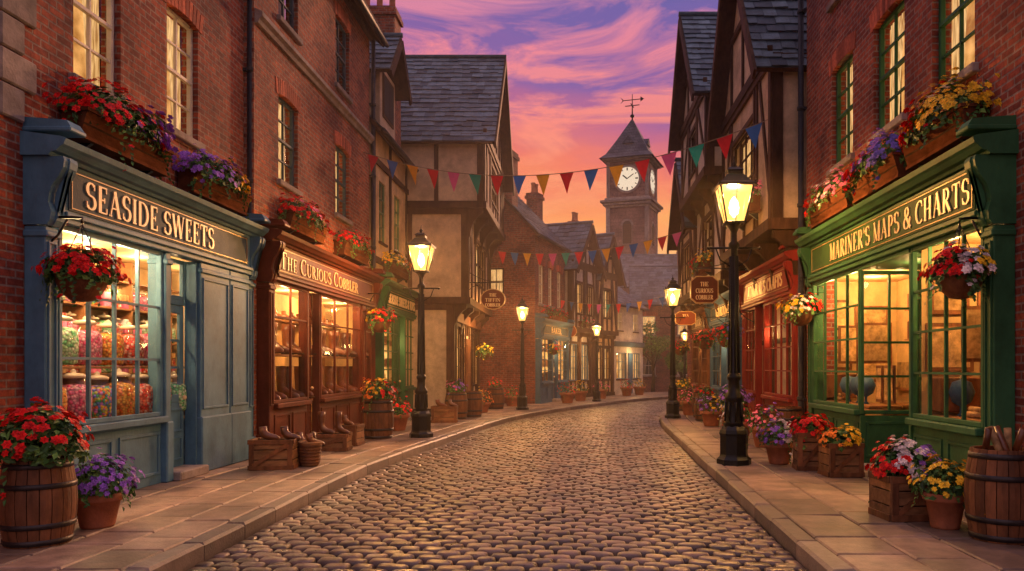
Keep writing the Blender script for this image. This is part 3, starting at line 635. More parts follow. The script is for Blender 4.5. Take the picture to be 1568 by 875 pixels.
wins=[(.4,1.0,3.3,4.2,2,2,1,'white','t'),(2.3,2.9,3.3,4.2,2,2,1,'white','t'),(.3,1.5,.9,2.2,3,3,1,'navy','t'),(2.3,3.2,.9,2.2,3,3,1,'navy','t')]
mb=MB(); wall(mb,0,L,0,4.7,[w[:4] for w in wins],0,'plaster2'); shell(mb,0,L,0,4,0,4.7,'plaster2')
for xx in (0,L): mb.add([(xx,0,4.7),(xx,4,4.7),(xx,2,6.2)],[(0,1,2)],'plaster2')
mb.box(1.65,2.15,-.05,.0,.15,2.2,'navy',.01); mb.box(0,L,-.12,0,2.5,2.75,'blued',.02); g.part('plaster_walls',mb); windows(g,wins); roof_par(g,0,L,0,4,4.7,1.5,.3)
g.light(L/2,-.5,2.2,36,.08)
def plainhouse(name,o,r,L,ze,rise,mat,lit=(1,0,1),depth=5,ch=True):
    g=G(name,(o[0],o[1],0),r,0); wins=[]
    n=max(1,int(L/1.7))
    for i in range(n):
        x=(i+.5)*L/n
        for j,z in enumerate((3.4,1.0)):
            if z+1.2<ze: wins.append((x-.4,x+.4,z,z+1.15,2,2,R.random()<.7,'white','b'))
    mb=MB(); wall(mb,0,L,0,ze,[w[:4] for w in wins],0,mat); shell(mb,0,L,0,depth,0,ze,mat)
    for xx in (0,L): mb.add([(xx,0,ze),(xx,depth,ze),(xx,depth/2,ze+rise)],[(0,1,2)],mat)
    g.part('brick_walls',mb); windows(g,wins); roof_par(g,0,L,0,depth,ze,rise,.3,.36)
    if ch: chimney(g,L*.8,depth/2,ze+rise*.6,ze+rise+1.1,.8,.6,2)
    return g
plainhouse('brick_house',(3.2,47),-.05,4.2,5.4,2.4,'brick3'); plainhouse('brick_house',(7.5,46.6),-.25,5.5,4.8,2.2,'brick3'); plainhouse('brick_house',(3.2,58),0,8,7.6,2.5,'tstone')
plainhouse('brick_house',(12.9,45),-.5,7,5.5,2.4,'brick3')
# ------------------------------------------------------------ CLOCK TOWER
g=G('clock_tower',(5.2,75,0),math.radians(-18),0)
mb=MB(); w=1.95
mb.box(-w-.1,w+.1,-w-.1,w+.1,0,11.4,'tstone'); mb.box(-w-.45,w+.45,-w-.45,w+.45,11.4,11.7,'stone',.08); mb.box(-w-.25,w+.25,-w-.25,w+.25,11.1,11.398,'stone',.05)
mb.box(-w,w,-w,w,11.7,16.4,'tstone')
for sx in (-1,1):
    for sy in (-1,1): mb.box(sx*(w-.28),sx*(w+.1),sy*(w-.28),sy*(w+.1),11.702,16.395,'stone',.04); mb.box(sx*(w-.25),sx*(w+.06),sy*(w-.25),sy*(w+.06),17.4,20.7,'stone',.04)
for e,z0,z1 in ((.15,16.4,16.6),(.35,16.6,16.85),(.55,16.85,17.1),(.2,17.1,17.35)): mb.box(-w-e,w+e,-w-e,w+e,z0,z1-.004,'stone',.04)
mb.box(-w+.05,w-.05,-w+.05,w-.05,17.35,20.7,'tstone')
for e,z0,z1 in ((.1,20.7,20.85),(.4,20.85,21.05)): mb.box(-w-e,w+e,-w-e,w+e,z0,z1-.004,'stone',.03)
g.part('stone_shaft',mb)
mb=MB(); pr=[(w+.62,21.0),(w+.1,21.5),(1.25,22.9),(.62,24.1),(.1,25.1)]
mb.loft([[(-a,-a,z),(a,-a,z),(a,a,z),(-a,a,z)] for a,z in pr],'slatetex',False); g.part('spire_roof',mb)
mb=MB(); mb.T=Matrix.Identity(4)
for rz in (0,math.pi/2,-math.pi/2,math.pi):
    mb.T=Matrix.Rotation(rz,4,'Z'); yf=-w+.05
    mb.box(-.42,.42,yf+.35,yf+1.5,21.4,22.5,'stone',.03); mb.add([(-.6,yf+.25,22.5),(.6,yf+.25,22.5),(0,yf+.25,23.2),(-.6,yf+1.9,22.5),(.6,yf+1.9,22.5),(0,yf+1.9,23.2)],[(0,1,2),(0,2,5,3),(1,2,5,4)],'slatetex')
    for i in range(5): mb.box(-.28,.28,yf+.3,yf+.345,21.5+i*.18,21.58+i*.18,'timber')
    cx,cz=0,19.05
    ring=lambda r,y:[(cx+r*math.cos(6.28318*i/40),y,cz+r*math.sin(6.28318*i/40)) for i in range(40)]
    mb.loft([ring(1.32,yf),ring(1.32,yf-.1),ring(1.12,yf-.12),ring(1.1,yf-.04)],'stone',False,False)
    mb.add(ring(1.12,yf-.05),[list(range(40))],'clockf')
    for i in range(12):
        a=math.radians(30*i); r0=.86 if i%3 else .78
        mb.beam((cx+r0*math.cos(a),cz+r0*math.sin(a)),(cx+1.04*math.cos(a),cz+1.04*math.sin(a)),.08 if i%3 else .12,yf-.07,yf-.052,'iron')
    mb.beam((cx,cz),(cx-.42,cz+.35),.12,yf-.095,yf-.07,'iron'); mb.beam((cx,cz),(cx+.62,cz+.42),.08,yf-.115,yf-.1,'iron')
    y2=-w
    mb.box(-.5,.5,y2-.06,y2+.02,12.9,14.7,'stone',.02)
    mb.add([(.62*math.cos(math.pi*i/12),y2-.08,14.7+.62*math.sin(math.pi*i/12)) for i in range(13)],[list(range(13))],'stone')
    mb.add([(.42*math.cos(math.pi*i/12),y2-.09,14.7+.42*math.sin(math.pi*i/12)) for i in range(13)]+[(-.42,y2-.09,13.0),(.42,y2-.09,13.0)],[list(range(15))],'dark')
    for i in range(9): mb.box(-.4,.4,y2-.15,y2-.1,13.1+i*.2,13.19+i*.2,'timber')
mb.T=None; g.part('clock_faces_and_louvres',mb)
mb=MB(); mb.tube([(0,0,25),(0,0,27.6)],[.08,.03],'iron'); mb.lathe([(.02,0),(.2,.12),(.22,.2),(.15,.32),(.02,.4)],(0,0,25.3),12,'iron')
mb.beam((-.7,26.5),(.7,26.5),.07,-.03,.03,'iron'); mb.box(-.03,.03,-.6,.6,26.47,26.53,'iron')
mb.beam((-.8,27.05),(.8,27.05),.07,-.02,.02,'iron'); mb.add([(.8,0,27.3),(1.15,0,27.05),(.8,0,26.8)],[(0,1,2)],'iron'); mb.add([(-.8,0,27.05),(-1.2,0,27.4),(-.95,0,27.05),(-1.2,0,26.75)],[(0,1,2,3)],'iron'); g.part('weather_vane',mb)
# ------------------------------------------------------------ RIGHT: BRICK MAP SHOP
X5=4.0
g=G('brick_map_shop',(X5,0,0),RT,-13.7)
wins=[(-12.35,-11.4,4.6,6.15,2,4,1,'green','b'),(-10.6,-9.6,4.6,6.1,2,4,1,'green','b'),(-8.85,-7.9,4.55,6.1,2,4,1,'green','b'),(-12.35,-11.4,7.2,8.7,2,4,0,'green','b'),(-10.6,-9.6,7.2,8.7,2,4,1,'green','b')]
mb=MB(); wall(mb,-13.7,-3.5,0,9.6,[w[:4] for w in wins]+[(-12.85,-7.3,.1,3.1)],0,'brick'); shell(mb,-13.7,-3.5,0,7,0,9.6,'brick'); g.part('brick_walls',mb)
windows(g,wins); roof_par(g,-13.7,-3.5,0,7,9.6,3)
shopfront(g,-12.95,-7.15,'green','greend',"MARINER'S MAPS & CHARTS",[('win',-12.73,-10.62,4,4),('rec',-10.6,-9.0),('win',-8.98,-7.37,4,4)],.25,4.2,tcx=.45)
mb=MB(); 
for a,b,e1 in ((-12.9,-10.66,False),(-8.94,-7.2,True)):
    roombox(mb,a,b,-.08,1.25,.14,2.9,'roomw',e1)
    if not e1: mb.quad((b,.7,.14),(b,1.25,.14),(b,1.25,2.9),(b,.7,2.9),'roomw')
    mb.box(a+.05,b-.1,.95,1.23,.9,.94,'shelf'); mb.box(a+.1,b-.1,.0,.45,.93,.96,'shelf')
    for z in (1.9,2.35): mb.box(a+.9,b-.05,1.0,1.24,z,z+.025,'shelf')
    for z in (1.925,2.375):
        x=a+.95
        while x<b-.2: w=R.uniform(.05,.1); mb.box(x,x+w,1.02,1.2,z,z+R.uniform(.18,.3),R.choice(['leath','maroon','navy','paper','wood']),.005); x+=w+.012
    x=a+.12
    while x<b-.4:
        w=R.uniform(.35,.6); z=R.uniform(1.15,1.3); mb.box(x,x+w,1.2,1.24,z,z+R.uniform(.4,.55),'paper'); mb.box(x-.03,x+w+.03,1.19,1.21,z-.04,z-.0,'wood'); x+=w+.12
    for y0,y1,z0,z1 in ((-.04,.5,1.45,2.0),(.58,1.15,1.25,1.85),(.0,.45,2.1,2.6),(.55,1.1,2.0,2.5)):
        mb.box(a+.01,a+.035,y0,y1,z0,z1,'wood'); mb.box(a+.036,a+.04,y0+.045,y1-.045,z0+.045,z1-.045,'paper')
    mb.box(a+.02,a+.3,.0,.5,1.0,1.38,'wood',.01)
    x=a+.2
    while x<b-.25:
        k=R.random(); w=R.uniform(.2,.36)
        if k<.35: mb.tube([(x,.15,.99),(x+w,.2,1.0)],.035,'paper'); mb.tube([(x,.22,1.05),(x+w,.18,1.05)],.03,'paper')
        elif k<.7: mb.box(x-.02,x+w+.02,.28,.3,1.0,1.52,'wood'); mb.add([(x+.01,.27,1.04),(x+w-.01,.27,1.04),(x+w-.01,.27,1.48),(x+.01,.27,1.48)],[(0,1,2,3)],'paper')
        else: mb.lathe([(.05,0),(.02,.03),(.02,.1),(.1,.15),(.14,.26),(.1,.37),(.01,.4)],(x+.12,.22,.962),14,'navy'); mb.tube([(x+.12,.22,1.0),(x-.03,.22,1.12),(x-.03,.22,1.3),(x+.12,.22,1.4)],.01,'gold')
        x+=w+.1
    # charts hanging from the window head, and an easel map turned to the street end
    for x in (a+.55,a+1.35):
        mb.box(x,x+.02,.1,.62,1.55,2.15,'wood'); mb.box(x+.021,x+.024,.14,.58,1.59,2.11,'paper')
roombox(mb,-10.55,-9.05,.72,2.2,.14,2.9,'roomw'); mb.box(-10.5,-9.1,1.7,2.18,.9,.95,'shelf'); mb.box(-10.53,-10.5,.9,1.6,1.3,2.2,'paper'); mb.box(-10.3,-9.3,2.15,2.19,1.3,2.1,'paper')
g.part('interior_room',mb)
for x,y,z,e in ((-12.2,.6,2.75,42),(-11.2,.6,2.75,40),(-8.2,.6,2.75,46),(-12.2,-.04,2.74,20),(-11.2,-.04,2.74,20),(-8.2,-.04,2.74,24),(-9.8,.2,2.7,10),(-9.8,1.4,2.6,32)): g.light(x,y,z,e,.05,(1,.58,.20))
drain(g,-13.78,9.5)
# ------------------------------------------------------------ RIGHT TIMBER HOUSES
g=timber_house('timber_framed_house',(4.1,0,0),RT,-18.7,-14.0,[(.1,3.95,0,[]),(3.95,7.1,-.62,[(-17.6,-15.4,4.9,6.4,4,3,1,'timber','t')])],5,3.6,'plaster',dens=.95)
shopfront(g,-18.6,-14.05,'redp','redp',"ADMIRAL'S CRAFTS",[('win',-18.38,-17.3,3,4),('door',-17.3,-16.5),('win',-16.5,-14.3,5,4)],.26,3.0,zt=3.8,room=False)
g=timber_house('plaster_gabled_house',(4.1,0,0),RT,-23.2,-18.8,[(.1,3.6,0,[]),(3.6,6.1,-.6,[(-21.8,-20.2,4.4,5.5,3,2,1,'timber','t')]),(6.1,8.3,-1.0,[(-21.6,-20.4,6.7,7.8,3,2,0,'timber','t')])],5,2.6,'plaster2',dens=1.4,sdens=2.5)
shopfront(g,-23.1,-18.9,'navy','blued',"TEA ROOMS",[('win',-22.88,-21.4,3,4),('door',-21.4,-20.6),('win',-20.6,-19.12,3,4)],.24,2.0,zt=3.6,room=False)
g=timber_house('timber_framed_house',(4.1,0,0),RT,-27.0,-23.3,[(.1,3.6,0,[]),(3.6,5.9,-.6,[(-26,-24.4,4.3,5.4,3,2,1,'timber','t')])],5,2.2,'plaster',dens=.9)
shopfront(g,-26.9,-23.4,'wood','wood',"BOOKS",[('win',-26.68,-25.5,3,4),('door',-25.5,-24.8),('win',-24.8,-23.62,3,4)],.24,1.3,zt=3.5,room=False)
plainhouse('brick_house',(4.6,33.0),RT+.9,5.5,5.2,2.2,'brick3',ch=False)
# ------------------------------------------------------------ ROAD, KERBS, PAVEMENT
LP=[(-2.9,-4),(-2.9,1),(-2.9,6),(-2.93,11),(-2.5,16),(-1.98,20.7),(-1.1,24.5),(.4,28.7),(3.4,35.2),(8.5,41),(15,46)]
RP=[(1.7,-4),(1.7,1),(1.7,5.5),(1.82,10.2),(1.95,15),(2.1,19.5),(2.5,23.5),(3.3,27.3),(5.6,31.2),(10,35.3),(17,39.5)]
def cat(P,t):
    t=max(0,min(t,len(P)-1.0001)); i=int(t); f=t-i; g=lambda k:V((*P[max(0,min(k,len(P)-1))],0))
    a,b,c,d=g(i-1),g(i),g(i+1),g(i+2)
    return .5*((2*b)+(c-a)*f+(2*a-5*b+4*c-d)*f*f+(3*b-a-3*c+d)*f**3)
mb=MB(); mb.quad((-400,-300,-.08),(400,-300,-.08),(400,500,-.08),(-400,500,-.08),'earth'); mb.obj('ground')
mb=MB(); N=100
for i in range(N):
    t0,t1=10*i/N,10*(i+1)/N; a,b,c,d=cat(LP,t0),cat(RP,t0),cat(RP,t1),cat(LP,t1); mb.quad(*[p+V((0,0,-.02)) for p in (a,b,c,d)],'mort')
t=1.2; row=0
while t<9.6:
    c0=(cat(LP,t)+cat(RP,t))/2; c1=(cat(LP,t+.01)+cat(RP,t+.01))/2; dt=.145*R.uniform(.92,1.1)/((c1-c0).length/.01)
    a0,b0,a1,b1=cat(LP,t),cat(RP,t),cat(LP,t+dt),cat(RP,t+dt); n=int((b0-a0).length/.215)
    near=c0.y<18; es=[(k+(row%2)*.5+R.uniform(-.12,.12))/n for k in range(n+1)]; 
    if row%2: es=[0]+es[:-1]+[1.0]
    else: es[0]=0; es[-1]=1
    crown=lambda u:.03*(1-(2*u-1)**2)-.015
    for k in range(len(es)-1):
        u,w=es[k]+.035/n,es[k+1]-.035/n
        if w-u<.15/n: continue
        P=[a0.lerp(b0,u),a0.lerp(b0,w),a1.lerp(b1,w),a1.lerp(b1,u)]; P=[p+V((R.uniform(-.005,.005),R.uniform(-.005,.005),0)) for p in P]
        ce=(P[0]+P[1]+P[2]+P[3])/4; h=R.uniform(-.006,.006)+crown((u+w)/2); tx,ty=R.uniform(-.04,.04),R.uniform(-.06,.06)
        if near: ring0=[P[i].lerp(P[(i+1)%4],f) for i in range(4) for f in (.14,.86)]
        else: ring0=P
        rings=[]
        for s,z in (((.95,-.03),(.92,.004),(.84,.017),(.6,.023)) if near else ((.95,-.02),(.91,.010),(.72,.02))):
            rg=[]
            for p in ring0:
                q=ce+(p-ce)*s; q.z=z+h+(q.x-ce.x)*tx+(q.y-ce.y)*ty; rg.append(tuple(q))
            rings.append(rg)
        m=len(ring0); vs=[p for r_ in rings for p in r_]; fs=[]
        for a in range(len(rings)-1):
            for i in range(m): fs.append([a*m+i,a*m+(i+1)%m,(a+1)*m+(i+1)%m,(a+1)*m+i])
        fs.append([(len(rings)-1)*m+i for i in range(m)]); mb.add(vs,fs,'cob',True)
    t+=dt; row+=1
mb.obj('cobblestone_road')
for P,sg in ((LP,1),(RP,-1)):
    mb=MB()
    def pt(t,o,z):
        p=cat(P,t); d=(cat(P,min(t+.02,9.99))-cat(P,t-.02)).normalized(); nrm=V((-d.y,d.x,0))*sg; q=p+nrm*o; q.z=z; return q
    for i in range(N):
        t0,t1=10*i/N,10*(i+1)/N-1e-4; mb.quad(pt(t0,.1,.105),pt(t1,.1,.105),pt(t1,4.2,.105),pt(t0,4.2,.105),'mort')
    def block(t0,t1,o0,o1,zt,mat,zb=.09,g=.008,ch=.012):
        sp=(cat(P,t0+.01)-cat(P,t0)).length/.01; gt=g/sp; ct=ch/sp; j=[R.uniform(-.006,.006) for _ in range(4)]
        r0=[pt(t0+gt,o0+g,zb),pt(t1-gt,o0+g,zb),pt(t1-gt,o1-g,zb),pt(t0+gt,o1-g,zb)]
        r1=[V((p.x,p.y,zt-ch+j[k])) for k,p in enumerate(r0)]
        r2=[pt(t0+gt+ct,o0+g+ch,zt+j[0]),pt(t1-gt-ct,o0+g+ch,zt+j[1]),pt(t1-gt-ct,o1-g-ch,zt+j[2]),pt(t0+gt+ct,o1-g-ch,zt+j[3])]
        mb.loft([r0,r1,r2],mat,False,False); n=len(mb.v); mb.f.append([n-4,n-3,n-2,n-1]); mb.m.append(mb.mats.index(M[mat])); mb.s.append(False)
    def run(o0,o1,l0,l1,zt,mat,**k):
        t=.8+R.random()*.1
        while t<9.7:
            sp=(cat(P,t+.01)-cat(P,t)).length/.01; dt=R.uniform(l0,l1)/sp; block(t,t+dt,o0,o1,zt,mat,**k); t+=dt
    run(0,.19,.7,1.0,.135,'kerb',zb=-.05,g=.005,ch=.022)
    o=.19
    while o<4.0:
        w=R.uniform(.38,.62); run(o,o+w,.45,1.0,.128,'slab'); o+=w
    mb.obj('pavement')
# ------------------------------------------------------------ STREET LAMPS
def street_lamp(x,y,H,e=110):
    s=H/4.4; g=G('street_lamp',(x,y,.125)); mb=MB()
    mb.T=Matrix.Scale(s,4)
    mb.lathe([(.25,0),(.25,.08),(.21,.12),(.2,.15),(.2,.42),(.215,.45),(.2,.5),(.15,.56)],(0,0,0),8,'iron',False)
    mb.lathe([(.15,.55),(.12,.62),(.115,.9),(.135,.94),(.135,.98),(.09,1.05),(.08,1.2),(.1,1.24),(.1,1.27),(.07,1.32),(.052,2.9),(.05,3.1),(.08,3.14),(.08,3.18),(.045,3.22),(.042,3.34),(.07,3.4),(.12,3.46),(.14,3.48)],(0,0,0),16,'iron')
    for k in range(8):
        a=k*math.pi/4; mb.tube([(.125*math.cos(a),.125*math.sin(a),.62),(.12*math.cos(a),.12*math.sin(a),.9)],.016,'iron',6)
        mb.tube([(.078*math.cos(a),.078*math.sin(a),1.32),(.055*math.cos(a),.055*math.sin(a),3.0)],.011,'iron',6)
    mb.tube([(-.36,0,3.12),(.36,0,3.12)],.016,'iron'); 
    for q in (-.37,.37): mb.lathe([(.004,-.03),(.03,0),(.004,.03)],(q,0,3.12),8,'iron')
    for q in (-1,1): mb.tube([(q*.05,0,2.85),(q*.2,0,2.95),(q*.26,0,3.11)],.011,'iron',6)
    b,t,z0,z1=.13,.235,3.48,4.0
    for sx,sy in ((1,1),(1,-1),(-1,-1),(-1,1)):
        mb.tube([(b*sx,b*sy,z0),(t*sx,t*sy,z1)],.014,'iron',6); mb.tube([(t*sx,t*sy,z1),(t*sx*1.12,t*sy*1.12,z1+.05)],[.02,.008],'iron',6)
    mb.box(-b-.02,b+.02,-b-.02,b+.02,z0-.02,z0+.01,'iron',.005)
    mb.loft([[(-a,-a,z),(a,-a,z),(a,a,z),(-a,a,z)] for a,z in ((t+.03,z1-.02),(t+.03,z1+.015),(t-.03,z1+.05),(.12,z1+.16),(.1,z1+.17),(.1,z1+.22),(.12,z1+.23),(.06,z1+.28))],'iron',False)
    mb.lathe([(.05,0),(.03,.03),(.045,.06),(.012,.1),(.008,.16),(.001,.18)],(0,0,z1+.27),10,'iron')
    for k in range(4):
        a=k*math.pi/2; ca,sa=math.cos(a),math.sin(a)
        mb.tube([(ca*b,sa*b,z0),(ca*t,sa*t,z1)],.006,'iron',5)
    g.part('post_and_lantern_frame',mb)
    gb=MB(); gb.T=Matrix.Scale(s,4); gb.loft([[(-a,-a,z),(a,-a,z),(a,a,z),(-a,a,z)] for a,z in ((b-.005,z0+.01),(t-.008,z1-.02))],'lampg',False,False); g.part('lantern_glass',gb)
    fb=MB(); fb.T=Matrix.Scale(s,4); fb.lathe([(.01,0),(.06,.06),(.075,.14),(.055,.24),(.01,.3)],(0,0,z0+.08),12,'flame'); g.part('gas_mantle',fb)
    g.light(0,0,(z1-.08)*s,e,.07,(1,.54,.19))
street_lamp(2.2,11.05,4.3,950); street_lamp(-3.06,15.3,4.1,1000); street_lamp(2.54,21,3.8,800); street_lamp(-1.78,25.1,3.6,800); street_lamp(.75,31.2,3.3,620)
street_lamp(5.1,37.5,3.3,480)
# ------------------------------------------------------------ PLANTS
def leaf(mb,p,n,s,mat):
    n=V(n).normalized(); u=n.orthogonal().normalized(); u.rotate(Matrix.Rotation(R.uniform(0,6.28),3,n)); w=n.cross(u); p=V(p)
    mb.add([p-u*s*.6,p+w*s*.42+n*s*.12,p+u*s*.75-n*s*.15,p-w*s*.42+n*s*.12],[(0,1,2),(0,2,3)],mat)
def flower(mb,p,n,s,mat):
    n=V(n).normalized(); u=n.orthogonal().normalized(); w=n.cross(u); p=V(p); ph=R.uniform(0,6)
    for k,(cnt,r,h) in enumerate(((6,1,.15),(4,.6,.45))):
        for i in range(cnt):
            a=ph+k*.5+6.28318*i/cnt; d=u*math.cos(a)+w*math.sin(a); e=n.cross(d)
            mb.add([p+n*s*h*.6,p+d*s*r*.6+e*s*.36*r+n*s*h,p+d*s*r+n*s*h*.75,p+d*s*r*.6-e*s*.36*r+n*s*h],[(0,1,2,3)],mat)
def plant(lb,fb,c,rad,nl,nf,cols,trail=0,ls=.05,fs=.042,full=False,lm=('leaf','leaf','leaf2')):
    nf=int(nf*1.8); fs=fs*.96
    c=V(c); seed=V((R.uniform(0,50),R.uniform(0,50),0))
    def pnt(lo):
        while True:
            d=V((R.gauss(0,1),R.gauss(0,1),R.gauss(0,1))).normalized()
            if full or d.z>lo: break
        k=1+.5*noise.noise(d*2.2+seed)+.15*noise.noise(d*6+seed); return d,V((d.x*rad[0]*k,d.y*rad[1]*k,d.z*rad[2]*k))
    for i in range(nl):
        d,q=pnt(-.35); f=R.uniform(.5,1)**.6; leaf(lb,c+q*f,d+V((R.uniform(-.7,.7),R.uniform(-.7,.7),R.uniform(-.3,.7))),ls*R.uniform(.7,1.4),R.choice(lm))
    for i in range(nf):
        d,q=pnt(-.1); k=noise.noise(q*4/max(rad[0],.2)+seed*1.7)
        if len(cols)>1:
            j=int((q.x/rad[0]*.5+.5+R.uniform(-.18,.18)+k*.25)*len(cols)); col=cols[max(0,min(j,len(cols)-1))]
        else: col=cols[0]
        flower(fb,c+q*R.uniform(.95,1.18),d+V((R.uniform(-.3,.3),R.uniform(-.3,.3),.3)),fs*R.uniform(.7,1.25),col)
    for i in range(trail):
        a=R.uniform(0,6.28); x=rad[0]*.95*math.cos(a); y=rad[1]*.95*math.sin(a); ln=R.uniform(.3,1)*rad[2]*1.5
        for k in range(9): leaf(lb,c+V((x*(1+.02*k)+R.uniform(-.03,.03),y*(1+.02*k)+R.uniform(-.03,.03),-ln*k/9)),(x,y,.1),ls*.8,R.choice(lm))
        if R.random()<.5: flower(fb,c+V((x*1.1,y*1.1,-ln*R.random())),(x,y,.2),fs*.8,R.choice(cols))
def barrel(mb,r,h,x=0,y=0,z=0):
    n=20; rr=lambda t:r*(.84+.16*math.sin(math.pi*t))
    for k in range(n):
        a0=6.28318*k/n+.012; a1=6.28318*(k+1)/n-.012; rings=[]
        for i in range(9):
            t=i/8; q=rr(t); rings.append([(x+q*math.cos(a)*f,y+q*math.sin(a)*f,z+h*t) for a,f in ((a0,1),((a0+a1)/2,1.008),(a1,1),(a1,.9),(a0,.9))])
        mb.loft(rings,'wood',False)
    mb.lathe([(r*.8,h*.95),(.01,h*.952)],(x,y,z),20,'wood2',False,False); mb.lathe([(r*.8,.0),(r*.8,h*.94)],(x,y,z),20,'timber',False,False)
    for t in (.05,.24,.70,.93):
        a,b=rr(t-.03)+.008,rr(t+.035)+.008
        mb.lathe([(a-.02,h*(t-.032)),(a,h*(t-.03)),(b,h*(t+.03)),(b-.02,h*(t+.034))],(x,y,z),28,'hoop',True,False)
def crate(mb,w,d,h,op=True):
    for sx in (-1,1):
        for sy in (-1,1): mb.box(sx*(w/2-.045),sx*(w/2),sy*(d/2-.045),sy*(d/2),0,h,'wood2',.004)
    n=max(2,int(h/.12))
    for i in range(n):
        a=h*i/n+.006; b=h*(i+1)/n-.006
        for sy in (-1,1): mb.box(-w/2+.004,w/2-.004,sy*(d/2-.01),sy*(d/2+.008),a,b,'wood2',.004)
        for sx in (-1,1): mb.box(sx*(w/2-.01),sx*(w/2+.008),-d/2+.004,d/2-.004,a,b,'wood2',.004)
    for sy in (-1,1):
        for a,b,c,e in ((-w/2,w/2,.0,.06),(-w/2,w/2,h-.06,h),(-w/2,-w/2+.06,.06,h-.06),(w/2-.06,w/2,.06,h-.06)): mb.box(a,b,sy*(d/2+.009),sy*(d/2+.024),c,e,'wood',.003)
        if sy<0: mb.beam((-w/2+.05,.06),(w/2-.05,h-.06),.05,-d/2-.022,-d/2-.009,'wood')
    for sx in (-1,1):
        for c,e in ((0,.06),(h-.06,h)): mb.box(sx*(w/2+.009),sx*(w/2+.022),-d/2,d/2,c,e,'wood',.003)
    mb.box(-w/2+.03,w/2-.03,-d/2+.03,d/2-.03,.02,h*.9,'timber')
PZ=.13
def flower_barrel(x,y,r,h,cols,nl=420,nf=70,pr=None,name='flower_barrel'):
    g=G(name,(x,y,PZ)); a=MB(); barrel(a,r,h); g.part('barrel',a); l=MB();f=MB(); p=pr or r*1.15
    plant(l,f,(0,0,h+.08),(p,p,p*.95),nl,nf,cols,4); g.part('foliage',l); g.part('flowers',f)
def flower_pot(x,y,r,h,cols,nl=330,nf=60,s=1,fs=.036):
    g=G('flower_pot',(x,y,PZ)); a=MB(); a.lathe([(r*.66,0),(r*.7,.02),(r*.93,h*.78),(r*1.04,h*.78),(r*1.08,h*.82),(r*1.08,h*.97),(r*1.04,h),(r*.95,h),(r*.9,h*.9),(.01,h*.9)],(0,0,0),24,'terra'); g.part('pot',a)
    l=MB();f=MB(); plant(l,f,(0,0,h+.04),(r*1.2*s,r*1.2*s,r*1.15*s),nl,nf,cols,3,.042,fs); g.part('foliage',l); g.part('flowers',f)
def flower_crate(x,y,w,d,h,cols,rot=0,nl=450,nf=90,pz=.22):
    g=G('flower_crate',(x,y,PZ),rot); a=MB(); crate(a,w,d,h); g.part('crate',a); l=MB();f=MB(); plant(l,f,(0,0,h),(w*.58,d*.58,pz),nl,nf,cols,3); g.part('foliage',l); g.part('flowers',f)
def window_box(X,yc,zc,length,rot,cols,nl=520,nf=110,hr=.26,d=.26):
    g=G('window_flower_box',(X,yc,zc),rot); a=MB(); L2=length/2
    a.prof([(-.02,0),(-d+.05,0),(-d-.02,.24),(-.02,.24)],-L2,L2,'boxw'); a.prof([(-.0,.24),(-d-.04,.24),(-d-.04,.275),(0,.275)],-L2-.02,L2+.02,'boxw'); a.prof([(-.0,-.02),(-d+.03,-.02),(-d+.03,.015),(0,.015)],-L2-.015,L2+.015,'boxw')
    a.prof([(-d+.028,.11),(-d+.02,.11),(-d+.0,.125),(-d+.01,.125)],-L2,L2,'timber')
    for q in (-L2*.7,L2*.7): a.prof([(0,-.02),(-d*.7,-.02),(-.02,-.14),(0,-.14)],q-.025,q+.025,'iron')
    g.part('box',a); l=MB();f=MB(); plant(l,f,(0,-d*.55,.27),(L2*1.08,.25,hr),int(nl*1.2),nf,cols,12,.05,.044)
    g.part('foliage',l); g.part('flowers',f)
def basket(x,y,z,r,cols,hook,nl=520,nf=110):
    g=G('hanging_flower_basket',(x,y,z)); a=MB(); a.lathe([(.02,-r*.95),(r*.35,-r*.9),(r*.62,-r*.65),(r*.78,-r*.3),(r*.82,-r*.12),(r*.86,-r*.1),(r*.86,-r*.04)],(0,0,0),18,'wood')
    for k in range(3):
        t=k*2.09; a.tube([(r*.8*math.cos(t),r*.8*math.sin(t),-r*.1),(0,0,r*1.75)],.005,'iron',5)
    hx=hook; a.tube([(0,0,r*1.75),(0,0,r*1.95),(hx*.3,0,r*1.98),(hx,0,r*1.98)],.013,'iron',6); a.tube([(hx,0,r*1.1),(hx*.75,0,r*1.35),(hx*.45,0,r*1.9)],.011,'iron',6); a.tube([(hx,0,r*.9),(hx,0,r*2.2)],.016,'iron',6)
    g.part('basket_and_bracket',a); l=MB();f=MB(); plant(l,f,(0,0,0),(r,r,r*.85),nl,nf,cols,12,.048,.040); g.part('foliage',l); g.part('flowers',f)
RED=['fred'];RP_=['fred','fpurple']
window_box(X1,8.5,3.78,1.6,LT,['fred','fred','fpurple'],800,170,.36); window_box(X1,10.75,3.74,1.6,LT,['fpurple','fpurple','fyellow'],700,150,.32)
window_box(X2,13.75,3.80,1.7,LT,['fred','fpink','fred'],480,100,.3); window_box(X2,16.75,3.80,1.8,LT,['fred','fred'],400,90,.3)
window_box(X3,20.6,3.9,1.9,LT,['fyellow','fwhite','forange'],350,70); window_box(-4.02,25.3,3.6,2.2,LT,RP_,350,60,d=.3)
window_box(4.0,8.3,3.78,1.4,RT,['fred','fyellow','fyellow'],750,160,.36); window_box(4.0,10.0,3.76,1.5,RT,['fred','fpurple','fblue'],650,150,.32); window_box(4.0,11.85,3.76,1.7,RT,['fred','fwhite','fpink'],560,120,.3)
window_box(3.44,15.6,4.45,1.8,RT,['fyellow','fpink'],400,80); window_box(3.5,21,4.0,1.5,RT,['fred','fyellow'],250,45)
window_box(-1.0,31.4,3.3,2.6,math.atan2(4.05,1.05),RED,250,45); window_box(.1,34.6,3.2,1.6,math.atan2(2.85,1.12),['fred','fpink'],180,30)
